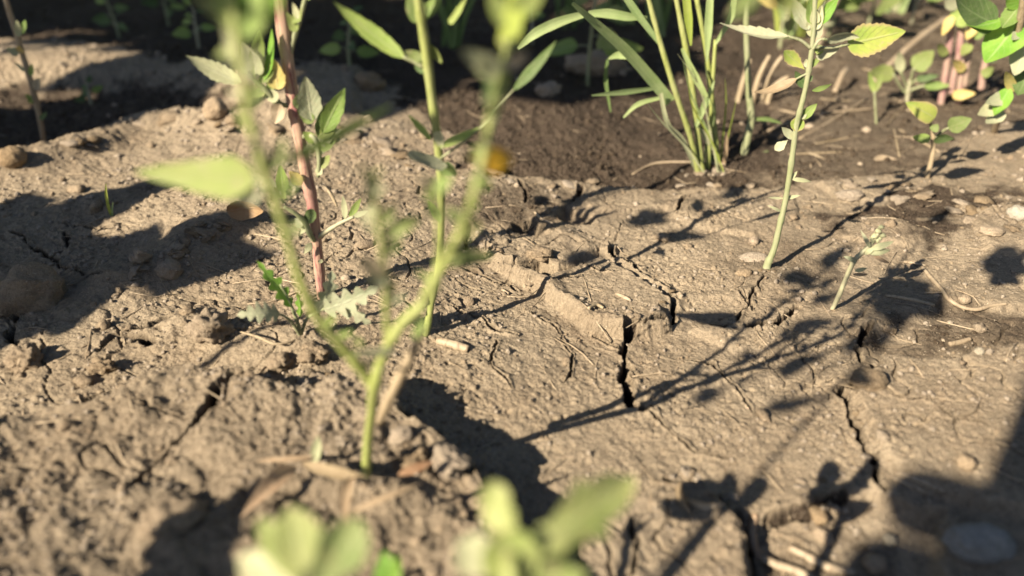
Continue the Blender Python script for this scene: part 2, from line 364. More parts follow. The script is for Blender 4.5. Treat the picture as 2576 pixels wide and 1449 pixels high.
leafmat('leaf_dusty', (.30, .33, .20), (.38, .39, .26), (.42, .43, .30), .22, .5)
leafmat('leaf_pale', (.40, .42, .24), (.50, .50, .30), (.52, .53, .36), .25, .35)
leafmat('leaf_mottled', (.24, .36, .06), (.42, .46, .10), (.46, .48, .22), .32, .18, spots=(.50, .44, .20), edge=(.48, .36, .18))
leafmat('leaf_yellow', (.60, .46, .14), (.66, .54, .20), (.66, .56, .30), .30, .15, spots=(.45, .25, .08))
leafmat('leaf_orange', (.42, .24, .015), (.55, .40, .02), (.3, .16, .03), .35, .1, spots=(.26, .08, .02))
leafmat('leaf_dry', (.30, .20, .12), (.42, .30, .19), (.36, .26, .17), .15, .3)
leafmat('leaf_tan', (.46, .36, .24), (.54, .43, .30), (.5, .4, .28), .15, .3)
leafmat('leaf_brown', (.22, .115, .060), (.30, .17, .09), (.26, .15, .09), .15, .25)
leafmat('grass', (.22, .30, .11), (.31, .38, .17), (.36, .44, .20), .35, .15)
leafmat('grass_lime', (.34, .42, .06), (.42, .46, .10), (.40, .46, .15), .35, .1)
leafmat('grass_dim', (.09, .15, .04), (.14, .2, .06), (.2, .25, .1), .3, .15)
def stemmat(name, c1, c2, c3, dust=.2, stretch=(1, 1, .12)):
    m, n, out = newmat(name); c1, c2, c3 = [tuple(q*(.72 if name in ('stem_red', 'stem_brown', 'stem_pink') else .56) for q in c_) for c_ in (c1, c2, c3)]
    tc = N(n, 'ShaderNodeTexCoord'); mp = N(n, 'ShaderNodeMapping'); n.links.new(tc.outputs['Object'], mp.inputs[0]); mp.inputs['Scale'].default_value = stretch
    st = tex(n, 900, 3, .6, vec=mp.outputs[0]); big = tex(n, 45, 4, .6); fine = tex(n, 1500, 3, .6)
    c = mixc(n, ramp(n, big, .4, .62), c1, c2); c = mixc(n, ramp(n, st, .52, .66), c, c3)
    dm = N(n, 'ShaderNodeMath', operation='MULTIPLY'); n.links.new(ramp(n, fine, .4, .7), dm.inputs[0]); dm.inputs[1].default_value = dust
    c = mixc(n, dm.outputs[0], c, (.28, .24, .17))
    p = N(n, 'ShaderNodeBsdfPrincipled'); p.inputs['Roughness'].default_value = .55; p.inputs['Specular IOR Level'].default_value = .3
    n.links.new(c, p.inputs['Base Color']); b = N(n, 'ShaderNodeBump'); b.inputs['Strength'].default_value = .5; b.inputs['Distance'].default_value = .0005
    n.links.new(st, b.inputs['Height']); n.links.new(b.outputs[0], p.inputs['Normal']); n.links.new(p.outputs[0], out.inputs[0]); return m
stemmat('stem_lime', (.37, .42, .11), (.43, .46, .18), (.29, .34, .08), .22)
stemmat('stem_green', (.31, .34, .17), (.40, .41, .25), (.25, .29, .13), .3)
stemmat('stem_red', (.40, .20, .17), (.50, .36, .24), (.22, .05, .07), .3)
stemmat('stem_pink', (.36, .20, .19), (.40, .30, .22), (.26, .10, .12), .3)
stemmat('stem_brown', (.34, .26, .16), (.40, .31, .21), (.25, .18, .11), .3)
stemmat('stem_pale', (.46, .44, .28), (.52, .48, .33), (.38, .37, .22), .3)
stemmat('dry_wood', (.40, .30, .20), (.50, .39, .27), (.28, .20, .13), .3)

# ------------------------------------------------------------------ object helpers
def link(name, verts, faces, mats, parent=None, uvs=None, smooth=True, midx=None, origin=None):
    me = bpy.data.meshes.new(name)
    if origin is not None: verts = [(v[0]-origin[0], v[1]-origin[1], v[2]-origin[2]) for v in verts]
    me.from_pydata(verts, [], faces); 
    for q in (mats if isinstance(mats, (list, tuple)) else [mats]): me.materials.append(MAT[q])
    if smooth: me.polygons.foreach_set('use_smooth', [True]*len(faces))
    if midx: me.polygons.foreach_set('material_index', midx)
    if uvs:
        ul = me.uv_layers.new(name='UVMap'); li = np.zeros(len(me.loops), np.int32); me.loops.foreach_get('vertex_index', li)
        ul.data.foreach_set('uv', np.array(uvs, float)[li].ravel())
    me.update(); o = bpy.data.objects.new(name, me); COL.objects.link(o)
    if parent is not None: o.parent = parent
    elif origin is not None: o.location = origin
    return o
def tag(o, label=None, cat=None, group=None, kind=None):
    if label: o['label'] = label
    if cat: o['category'] = cat
    if group: o['group'] = group
    if kind: o['kind'] = kind
    return o
def empty(name, loc, label, cat, group=None):
    o = bpy.data.objects.new(name, None); COL.objects.link(o); o.location = loc; o.empty_display_size = .01
    return tag(o, label, cat, group)
def catmull(P, R, sub):
    out = []; rr = []; n = len(P)
    for i in range(n-1):
        p0 = P[max(i-1, 0)]; p1 = P[i]; p2 = P[i+1]; p3 = P[min(i+2, n-1)]
        for k in range(sub):
            t = k/sub
            out.append(.5*((2*p1)+(p2-p0)*t+(2*p0-5*p1+4*p2-p3)*t*t+(3*p1-p0-3*p2+p3)*t**3)); rr.append(R[i]+(R[i+1]-R[i])*t)
    out.append(P[-1]); rr.append(R[-1]); return out, rr
def tube_data(P, R, sides=10, sub=5, ridge=.06, cap=True):
    P, R = catmull([Vector(p) for p in P], R, sub)
    V = []; F = []; UV = []; n = len(P); T = (P[1]-P[0]).normalized(); ph_ = random.uniform(0, 9); gir = [1+.05*sin(i*.55+ph_)+.04*sin(i*1.7+2*ph_)+(.14 if i % 11 == 6 else 0) for i in range(n)]
    ref = Vector((1, 0, 0)) if abs(T.x) < .8 else Vector((0, 1, 0)); S = T.cross(ref).normalized()
    for i in range(n):
        T = (P[min(i+1, n-1)]-P[max(i-1, 0)]).normalized(); S = (S-T*S.dot(T)).normalized(); B = T.cross(S)
        for k in range(sides):
            a = 2*pi*k/sides; r = R[i]*(1+ridge*cos(5*a)+random.uniform(-.02, .02))*gir[i]; v = P[i]+S*cos(a)*r+B*sin(a)*r
            V.append(tuple(v)); UV.append((k/sides, i/n))
    for i in range(n-1):
        for k in range(sides):
            a = i*sides+k; b = i*sides+(k+1) % sides; F.append((a, b, b+sides, a+sides))
    if cap: F.append(tuple(range(sides-1, -1, -1))); F.append(tuple((n-1)*sides+k for k in range(sides)))
    return V, F, UV
def halfwidth(kind, v):
    if kind == 'lance': return (sin(pi*v**.75))**.9
    if kind == 'ovate': return min(1, (sin(pi*min(1, v**.62)))**.75)
    if kind == 'round': return max(0, 1-(2*v-1)**2)**.45
    if kind == 'rhomb':
        return (v/.38)**.8 if v < .38 else ((1-v)/.62)**.85
    if kind == 'spear':
        return (v/.22)**.6 if v < .22 else ((1-v)/.78)**.75
    if kind == 'linear': return min(1, (v/.06)**.5)*min(1, ((1-v)/.5)**.8)
    if kind == 'obov': return (sin(pi*v**1.5))**.8
    return sin(pi*v)
def leaf_data(b, t, width, kind='rhomb', roll=0., curl=.08, fold=.18, teeth=0, tamp=.12, wave=.05, lobes=0, nv=22, nu=7, pet=None, pr=.0004, bend=0., sag=.0, nrm_=None):
    """thin blade from b to t; roll 0 turns its face to the viewer; pet = points of the leaf stalk"""
    b = Vector(b); t = Vector(t); ax = t-b; L = ax.length; ax.normalize()
    view = (Vector((0, 0, CAM_H))-(b+t)/2).normalized(); view = (view+SUNV*.45).normalized(); nr = (view-ax*view.dot(ax))
    if nrm_ is not None: nr = Vector(nrm_)-ax*Vector(nrm_).dot(ax)
    nr = nr.normalized() if nr.length > .05 else Vector((0, 0, 1)); nr = Matrix.Rotation(roll, 3, ax) @ nr
    sd = nr.cross(ax).normalized(); V = []; F = []; UV = []; M = []
    if teeth: nv = max(nv, teeth*4+2)
    if lobes: nv = max(nv, lobes*8+2)
    ph = random.uniform(0, 6.28)
    for i in range(nv):
        v = i/(nv-1); hw = max(.02, halfwidth(kind, min(max(v, .001), .999)))*width/2
        sweep = 0.
        if teeth:
            s = (v*teeth) % 1.0; hw *= 1-tamp*(1-s)*(1 if .06 < v < .95 else .3); 
        if lobes:
            s = .5+.5*cos(2*pi*(v*lobes-.5)); hw *= .30+.70*s**.7; sweep = .35
        for j in range(nu):
            u = -1+2*j/(nu-1); lat = u*hw
            rag = 1+.03*sin(17*v+ph+3*u)
            z = fold*abs(lat)*1.0 - curl*4*v*(1-v)*L + wave*width*.5*sin(9*v+ph+2.0*u)*abs(u)**1.5 + bend*L*v*v
            p = b+ax*(v*L+sweep*abs(lat))+sd*(lat*rag)+nr*z
            p.z -= sag*L*4*v*(1-v)
            V.append(tuple(p)); UV.append((.5+u*.5, v))
    for i in range(nv-1):
        for j in range(nu-1):
            a = i*nu+j; F.append((a, a+1, a+nu+1, a+nu)); M.append(0)
    if pet:
        P = [Vector(q) for q in pet]+[b+ax*L*.02]; tv, tf, tu = tube_data(P, [pr*1.2]+[pr]*(len(P)-2)+[pr*.8], 6, 4, 0); o = len(V)
        V += tv; UV += [(.5, .5)]*len(tv); F += [tuple(q+o for q in f) for f in tf]; M += [1]*len(tf)
    return V, F, UV, M
class Plant:
    def __init__(self, name, loc, label, cat, group=None):
        self.o = Vector(loc); self.root = empty(name, loc, label, cat, group)
    def stem(self, name, P, R, mat, sides=10, sub=5, ridge=.05):
        V, F, UV = tube_data(P, R, sides, sub, ridge); V = [tuple(Vector(v)-self.o) for v in V]
        return link(name, V, F, mat, self.root, UV)
    def stem_px(self, name, pts, mat, **kw):       # pts: picture x, y, distance Y, radius in picture units
        P = [at(a, b, c) for a, b, c, r in pts]; R = [p[3]*pxsize(q) for p, q in zip(pts, P)]
        self.stem(name, P, R, mat, **kw); return P
    def leaf(self, b, t, width, mat, smat='stem_green', name='leaf', label=None, **kw):
        V, F, UV, M = leaf_data(b, t, width, **kw); V = [tuple(Vector(v)-self.o) for v in V]
        o = link(name, V, F, [mat, smat], self.root, UV, midx=M)
        if label: o['label'] = label
        return o
    def leaf_px(self, b, t, wpx, mat, pet=None, prpx=3, **kw):   # b, t: picture x, y, Y
        B = at(*b); T = at(*t); k = pxsize(B); P = [at(*q) for q in pet] if pet else None
        return self.leaf(B, T, wpx*k, mat, pet=P, pr=prpx*k, **kw)

# ------------------------------------------------------------------ ground: one sheet to the horizon, its mud plates as pieces
NR, NC = 930, 1030
tw = np.linspace(76, 7.6, 500); wt_ = np.where(tw > 57, .35, np.where(tw > 42, .65, np.where(tw > 19, 1.45, .75))); cw_ = np.concatenate([[0], np.cumsum((wt_[1:]+wt_[:-1])/2)]); cw_ /= cw_[-1]
th = np.radians(np.interp(np.linspace(0, 1, NR), cw_, tw)); yd = CAM_H/np.tan(th)
yb = yd[0]-np.cumsum(np.geomspace(.002, 14, 40))[::-1]
yf = yd[-1]+np.cumsum(np.geomspace(.012, 40, 26))
ys = np.concatenate([yb, yd, yf])
uo = .80+np.cumsum(np.geomspace(.0022, 90, 44))
uw = np.linspace(-.8, .8, 400); wt_ = np.where((uw > -.30) & (uw < .62), 1.25, .7); cw_ = np.concatenate([[0], np.cumsum((wt_[1:]+wt_[:-1])/2)]); cw_ /= cw_[-1]
us = np.concatenate([-uo[::-1], np.interp(np.linspace(0, 1, NC), cw_, uw), uo])
sy = np.sqrt(np.maximum(ys, yd[0])**2+CAM_H**2)
GXg = us[None, :]*sy[:, None]; GYg = np.repeat(ys[:, None], len(us), 1)
GZg, GSg = land(GXg, GYg)
wxg = .0016*fbm(GXg, GYg, 70, 4, 21, .52); wyg = .0016*fbm(GXg, GYg, 70, 4, 31, .52)
rows, cols = GXg.shape
nearg = (np.abs(GXg) < .6) & (GYg > .05) & (GYg < .7); gzy = np.abs(np.gradient(GZg, axis=0)/np.maximum(np.gradient(GYg, axis=0), 1e-6)); gzx = np.abs(np.gradient(GZg, axis=1)/np.maximum(np.gradient(GXg, axis=1), 1e-6))
steep = sstep(.5, 1.6, np.maximum(gzx, gzy))*nearg       # crumbly faces on the broken edges
GXg = GXg+steep*.0004*fbm(GXg*1.0+GZg*2.1, GYg+GZg*3.3, 260, 2, 91); GYg = GYg+steep*.0004*fbm(GXg-GZg*2.7, GYg+GZg*2.9, 260, 2, 95)
idx = np.arange(rows*cols).reshape(rows, cols)
quads = np.stack([idx[:-1, :-1], idx[:-1, 1:], idx[1:, 1:], idx[1:, :-1]], -1).reshape(-1, 4)
def cen(a): return (.25*(a[:-1, :-1]+a[:-1, 1:]+a[1:, 1:]+a[1:, :-1])).ravel()
cx, cy = cen(GXg+wxg), cen(GYg+wyg)
owner = np.zeros(len(quads), np.int32)
for k, pi_ in enumerate((0, 1, 2, 3, 4)):
    pts = POLYS[pi_][0]; nr = (np.abs(cx) < 1.2) & (cy > -.5) & (cy < 1.3)
    m = np.zeros(len(quads), bool); m[nr] = inpoly(cx[nr], cy[nr], pts); owner[m] = k+1
_z0 = GZg
def Hz(x, y):
    i = int(np.clip(np.searchsorted(ys, y)-1, 0, rows-2)); f = min(1, max(0, (y-ys[i])/(ys[i+1]-ys[i]))); out = []
    for k in (i, i+1):
        u = x/sy[k]; j = int(np.clip(np.searchsorted(us, u)-1, 0, cols-2)); g = min(1, max(0, (u-us[j])/(us[j+1]-us[j])))
        out.append(_z0[k, j]*(1-g)+_z0[k, j+1]*g)
    return float(out[0]*(1-f)+out[1]*f)
allv = np.stack([GXg.ravel(), GYg.ravel(), GZg.ravel()], 1)
# true normals of the whole sheet so that the pieces meet without a seam
du = np.zeros((rows, cols, 3)); dv = np.zeros((rows, cols, 3)); A3 = allv.reshape(rows, cols, 3)
du[:, 1:-1] = A3[:, 2:]-A3[:, :-2]; du[:, 0] = A3[:, 1]-A3[:, 0]; du[:, -1] = A3[:, -1]-A3[:, -2]
dv[1:-1] = A3[2:]-A3[:-2]; dv[0] = A3[1]-A3[0]; dv[-1] = A3[-1]-A3[-2]
nrm = np.cross(du, dv).reshape(-1, 3); nrm /= np.linalg.norm(nrm, axis=1)[:, None]
def sheet(name, q, parent=None):
    used = np.unique(q); remap = np.zeros(len(allv), np.int64); remap[used] = np.arange(len(used)); q = remap[q]
    me = bpy.data.meshes.new(name); me.vertices.add(len(used)); me.vertices.foreach_set('co', allv[used].astype(np.float32).ravel())
    me.loops.add(q.size); me.loops.foreach_set('vertex_index', q.ravel().astype(np.int32)); me.polygons.add(len(q))
    me.polygons.foreach_set('loop_start', np.arange(0, q.size, 4, dtype=np.int32))
    me.polygons.foreach_set('use_smooth', np.ones(len(q), bool)); me.update(calc_edges=True)
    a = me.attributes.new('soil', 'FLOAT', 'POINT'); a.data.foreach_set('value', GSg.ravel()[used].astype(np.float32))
    me.normals_split_custom_set_from_vertices(nrm[used].astype(np.float32))
    me.materials.append(MAT['mud']); o = bpy.data.objects.new(name, me); COL.objects.link(o)
    if parent is not None: o.parent = parent
    return o
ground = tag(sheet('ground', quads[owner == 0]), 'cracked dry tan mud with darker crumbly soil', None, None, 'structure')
for k in range(1, 6):
    sheet('mud_plate', quads[owner == k], ground)

# ------------------------------------------------------------------ clods, stones, crumbs
def rock_mesh(name, sub, rough, seed, mat, flat=1.0):
    bm = bmesh.new(); bmesh.ops.create_icosphere(bm, subdivisions=sub, radius=1.0); r = random.Random(seed)
    off = np.array([r.uniform(0, 50) for _ in range(3)])
    co = np.array([v.co[:] for v in bm.verts]); q = co+off
    n = fbm(q[:, 0]+q[:, 2]*.7, q[:, 1]+q[:, 2]*1.3, 1.1, 5, seed, .6)
    n2 = fbm(q[:, 1]-q[:, 2]*.9, q[:, 0]+q[:, 2]*.5, 1.6, 4, seed+3, .55)
    for v, a, b in zip(bm.verts, n, n2):
        v.co *= 1+rough*(a+.6*b); v.co.z *= flat
    me = bpy.data.meshes.new(name); bm.to_mesh(me); bm.free(); me.materials.append(MAT[mat])
    me.polygons.foreach_set('use_smooth', [True]*len(me.polygons)); return me
def rock(name, px, py, wpx, label, cat, mat='clod', rough=.3, flat=.75, aspect=1.0, sub=4, rz=0., sink=.35, group=None, hpx=None):
    p = gr(px, py); r = wpx*pxsize(p)/2; sub = min(sub, 3 if wpx < 60 else 4)
    me = rock_mesh(name, sub, rough, random.randint(0, 9999), mat); zr = r*flat
    me.transform(Matrix.Diagonal((r, r*aspect, zr, 1)))
    o = bpy.data.objects.new(name, me); COL.objects.link(o)
    o.rotation_euler = (random.uniform(-.2, .2), random.uniform(-.2, .2), rz)
    o.location = (p.x, p.y+r*aspect*.4, Hz(p.x, p.y+r*aspect*.4)+zr*(1-2*sink)); return tag(o, label, cat, group)
rock('clod', 55, 775, 190, 'large rounded mud clod at the left edge, half in shade', 'clod', rough=.22, flat=.85, aspect=.8, sub=5, sink=.35)
rock('clod', 527, 862, 88, 'knobbly tan clod left of the feathery seedling', 'clod', rough=.45, flat=.9, sink=.2)
rock('clod', 425, 695, 62, 'smooth round clod in the sunlit strip left of the red stem', 'clod', rough=.12, flat=.75)
rock('clod', 352, 662, 42, 'small jagged clod on the shadow edge, left of the round clod', 'clod', rough=.5, flat=1.0, sink=.2)
rock('pebble', 30, 420, 66, 'rounded tan pebble at the left edge on the sunlit rim', 'pebble', 'stone_tan', .12, .85, sink=.25)
rock('pebble', 542, 303, 60, 'blurred orange tan pebble behind the rim, left of the red stem', 'pebble', 'stone_tan', .12, .95, sink=.15)
rock('pebble', 585, 312, 34, 'small dark pebble touching the blurred orange pebble', 'pebble', 'clod', .2, .8)
rock('stone', 925, 228, 80, 'blurred brown stone lying in the back, right of the red stem', 'stone', 'stone_tan', .2, .8)
rock('stone', 1500, 185, 150, 'long blurred brown stone in the background left of the grass', 'stone', 'stone_tan', .25, .5, .6)
rock('stone', 1380, 240, 60, 'small blurred stone behind the pale leaf', 'stone', 'stone_tan', .25, .7)
rock('pebble', 2563, 555, 50, 'pale rounded pebble at the right edge', 'pebble', 'stone_pale', .15, .8)
rock('pebble', 2500, 590, 60, 'flat tan stone just left of the pale edge pebble', 'pebble', 'stone_tan', .15, .45)
rock('clod', 2190, 972, 92, 'smooth domed clod beside the bend of the right-hand crack', 'clod', rough=.12, flat=.6, aspect=.8)
rock('pebble', 2432, 1180, 48, 'pebble lying on the sunlit plate near the phone shadow', 'pebble', 'stone_tan', .15, .75, sink=.25)
rock('pebble', 2060, 1312, 40, 'oblong pebble in the dark soil, lower right', 'pebble', 'stone_tan', .2, .7, 1.5)
rock('pebble', 2102, 1292, 26, 'small pebble right of the oblong pebble', 'pebble', 'stone_tan', .2, .8)
rock('pebble', 2128, 1290, 22, 'tiny pebble at the right end of the pebble row', 'pebble', 'stone_tan', .2, .8)
rock('pebble', 2240, 1368, 38, 'pale pebble between the twigs and the phone shadow', 'pebble', 'stone_pale', .2, .75)
rock('stone', 2205, 1432, 60, 'pale round stone at the bottom edge by the twigs', 'stone', 'stone_tan', .18, .75)
rock('stone', 2075, 1362, 38, 'slanted oblong pebble in front of the pebble row', 'pebble', 'stone_tan', .2, .6, 1.6, rz=.6)
rock('stone', 2470, 1400, 190, 'smooth grey stone in the shadow at the bottom right corner', 'stone', 'stone_grey', .10, .5, .55, sink=.3)
rock('stone_flake', 1898, 655, 76, 'flat tan flake left of the sharp green stem foot', 'flake', 'stone_tan', .12, .16, .6)
rock('stone_flake', 1873, 692, 44, 'small tilted flake below the flat flake', 'flake', 'stone_tan', .2, .35, .7)
rock('clod', 2140, 497, 68, 'flat pale crust lump right of the sharp green stem', 'clod', rough=.2, flat=.35, aspect=.8)
rock('pebble', 2465, 890, 24, 'small pale pebble in the dark soil at right', 'pebble', 'stone_pale', .2, .8)
rock('clod', 2467, 835, 34, 'crumbly little clod in the dark basin at right', 'clod', rough=.5, flat=.8)
rock('pebble', 2427, 765, 30, 'rounded pebble inside the curve of the root', 'pebble', 'stone_tan', .15, .8)
rock('clod', 2240, 838, 36, 'oblong clod on the dark soil below the root', 'clod', rough=.25, flat=.6, aspect=.7)
rock('clod', 470, 790, 34, 'small clod above the knobbly one', 'clod', 'clod', rough=.3, flat=.8)
rock('clod', 60, 925, 70, 'peaked clod on the left plate', 'clod', rough=.4, flat=1.0, sink=.3)
rock('clod', 258, 940, 60, 'upright crust shard on the left plate', 'clod', rough=.45, flat=.9, aspect=.5, sink=.25)
rock('clod', 700, 930, 60, 'round-ended clod under the feathery seedling', 'clod', rough=.3, flat=.7)
rock('clod', 790, 905, 70, 'crumbly clod beneath the seedling stalk', 'clod', rough=.45, flat=.7)
rock('clod', 1360, 660, 60, 'rounded crumb heap in the gap under the upper plate', 'clod', rough=.3, flat=.5)
rock('clod', 1335, 668, 34, 'smaller crumb in the gap under the upper plate', 'clod', rough=.3, flat=.7)
rock('clod', 1125, 1190, 90, 'broken clod on the lip of the wide front crack', 'clod', rough=.4, flat=.7, sink=.3)
rock('clod', 1045, 1175, 70, 'crumbly clod right of the front plant foot', 'clod', rough=.45, flat=.8, sink=.3)
rock('clod', 1010, 1115, 50, 'small clod wedged in the front crack', 'clod', rough=.45, flat=.9, sink=.3)
rock('clod', 1220, 1225, 50, 'clod above the big blurred front leaf', 'clod', rough=.4, flat=.8, sink=.3)
rock('clod', 430, 1330, 150, 'low blurred clod at the lower left', 'clod', rough=.3, flat=.5, sink=.4)

def crumbs(name, pts, rad, sub, mats, label):
    bases = []
    for s in range(10):
        me = rock_mesh('tmp', sub, .35, 100+s, mats[0]); v = np.zeros(len(me.vertices)*3); me.vertices.foreach_get('co', v)
        f = np.array([p.vertices[:] for p in me.polygons]); bases.append((v.reshape(-1, 3), f)); bpy.data.meshes.remove(me)
    Vs = []; Fs = []; o = 0
    for (x, y, z), r in zip(pts, rad):
        v, f = bases[random.randint(0, 9)]; a = random.uniform(0, 6.28); c, s = cos(a), sin(a)
        sc = np.array([r*random.uniform(.7, 1.4), r*random.uniform(.7, 1.1), r*random.uniform(.5, .95)])
        q = v*sc; q = np.stack([q[:, 0]*c-q[:, 1]*s, q[:, 0]*s+q[:, 1]*c, q[:, 2]], 1)+np.array([x, y, z+r*.25]); Vs.append(q); Fs.append(f+o); o += len(v)
    V = np.concatenate(Vs); F = np.concatenate(Fs)
    me = bpy.data.meshes.new(name); me.vertices.add(len(V)); me.vertices.foreach_set('co', V.astype(np.float32).ravel()); me.loops.add(F.size)
    me.loops.foreach_set('vertex_index', F.ravel().astype(np.int32)); me.polygons.add(len(F)); me.polygons.foreach_set('loop_start', np.arange(0, F.size, 3, dtype=np.int32))
    me.polygons.foreach_set('use_smooth', np.ones(len(F), bool)); me.update(calc_edges=True); me.materials.append(MAT[mats[0]])
    ob = bpy.data.objects.new(name, me); COL.objects.link(ob); return tag(ob, label, 'crumbs', None, 'stuff')
def scatter(n, keep, lo, hi, power):
    d = .09*(1.0/.09)**rng.random(n); u = rng.uniform(-.85, .85, n); x = u*np.sqrt(d**2+CAM_H**2); y = d
    z, s = land(x, y); k = keep(x, y, s); x, y, z = x[k], y[k], z[k]
    dd = np.sqrt(x**2+y**2+CAM_H**2); r = (lo+(hi-lo)*rng.random(len(x))**power)*np.clip(dd/.25, .7, 2.2)
    return np.stack([x, y, z], 1), r
dens = lambda x, y, s: (rng.random(len(x)) < .42+.4*sstep(0, -.12, x)+.5*(s > .4)+.45*pmask(x, y, LEFT2, .01)) & (noise(x*40, y*40, 5)+.25 > rng.random(len(x))*.6)
P_, r_ = scatter(52000, dens, .00020, .0010, 4); s_ = land(P_[:, 0], P_[:, 1])[1]; dk = s_ > .42
crumbs('soil_crumbs', P_[~dk], r_[~dk], 1, ['clod'], 'fine loose mud crumbs strewn over the pale ground')
crumbs('dark_crumbs', P_[dk], r_[dk], 1, ['dark_clod'], 'dark crumbs lying on the bare brown soil')
dens0 = lambda x, y, s: (s < .45) & (y > .13) & (y < .42) & (x > -.10) & (noise(x*50, y*50, 25)+.35 > rng.random(len(x))*.9)
P_, r_ = scatter(34000, dens0, .00013, .00055, 3); crumbs('sand_grains', P_, r_, 1, ['clod'], 'sand grains strewn over the mud plates')
dens2 = lambda x, y, s: (rng.random(len(x)) < .2+.5*sstep(0, -.12, x)+.6*pmask(x, y, LEFT2, .01)) & (s < .45) & (noise(x*30, y*30, 15)+.1 > rng.random(len(x))*.6)
P_, r_ = scatter(2200, dens2, .0009, .0026, 4); crumbs('mud_crumbs', P_, r_, 2, ['clod'], 'coarser mud crumbs and grit between the plants')
dens3 = lambda x, y, s: (rng.random(len(x)) < .3+.6*(s > .4)) & (y > .2) & (y < .5)
P_, r_ = scatter(420, dens3, .0006, .0018, 3); crumbs('grit', P_, r_, 1, ['stone_tan'], 'pale grit scattered on the darker soil')

# ------------------------------------------------------------------ the forked weed in front
p0 = gr(920, 1188)
F = Plant('forked_weed', p0, 'blurred lime green forked weed standing in the front crack', 'weed')
FS = 'stem_lime'
def leafs(pl, rows):
    for r in rows:
        b, t, wpx, mat, kw = r; pl.leaf_px(b, t, wpx, mat, **kw)
b0 = (920, 1195, p0.y)
F.stem_px('stem', [(920,1200,p0.y,13),(926,1110,.123,12.3),(936,1035,.116,13.2),(942,975,.110,15.0),(955,920,.109,13.2)], FS)
F.stem_px('branch', [(945,985,.111,11.4),(900,920,.1095,13.2),(860,870,.108,12.3),(800,800,.1055,12.3),(760,720,.1045,11.4),(735,640,.104,11.4),(705,540,.1035,12.3),(680,470,.103,13.2),(650,380,.102,11.4),(625,280,.1015,10.6),(605,170,.101,10.6),(590,60,.101,10.6),(575,-90,.102,9.7),(560,-260,.102,7.0)], FS)
F.stem_px('branch', [(945,940,.110,12.3),(985,855,.108,14.1),(1020,805,.107,14.1),(1060,770,.106,14.1),(1095,700,.1045,12.3),(1130,640,.103,11.4),(1155,590,.102,11.4),(1182,520,.1005,10.6),(1207,430,.101,9.7),(1225,340,.1035,9.7),(1245,240,.107,9.7),(1265,160,.110,8.8),(1285,80,.112,8.8),(1312,-60,.115,8.8),(1330,-260,.117,7.0)], FS)
F.stem_px('branch', [(975,865,.109,7.9),(972,780,.107,8.8),(968,700,.105,8.8),(960,620,.103,8.8),(948,530,.101,7.9),(940,440,.099,6.2)], FS)
F.stem_px('branch', [(1062,765,.106,6.2),(1085,720,.106,7.0),(1100,660,.106,7.0),(1104,560,.105,6.2),(1096,470,.104,5.3)], FS)
F.stem_px('dry_branch', [(1068,825,.118,8),(1030,900,.119,12),(985,990,.120,14),(955,1060,.124,14)], 'stem_brown')
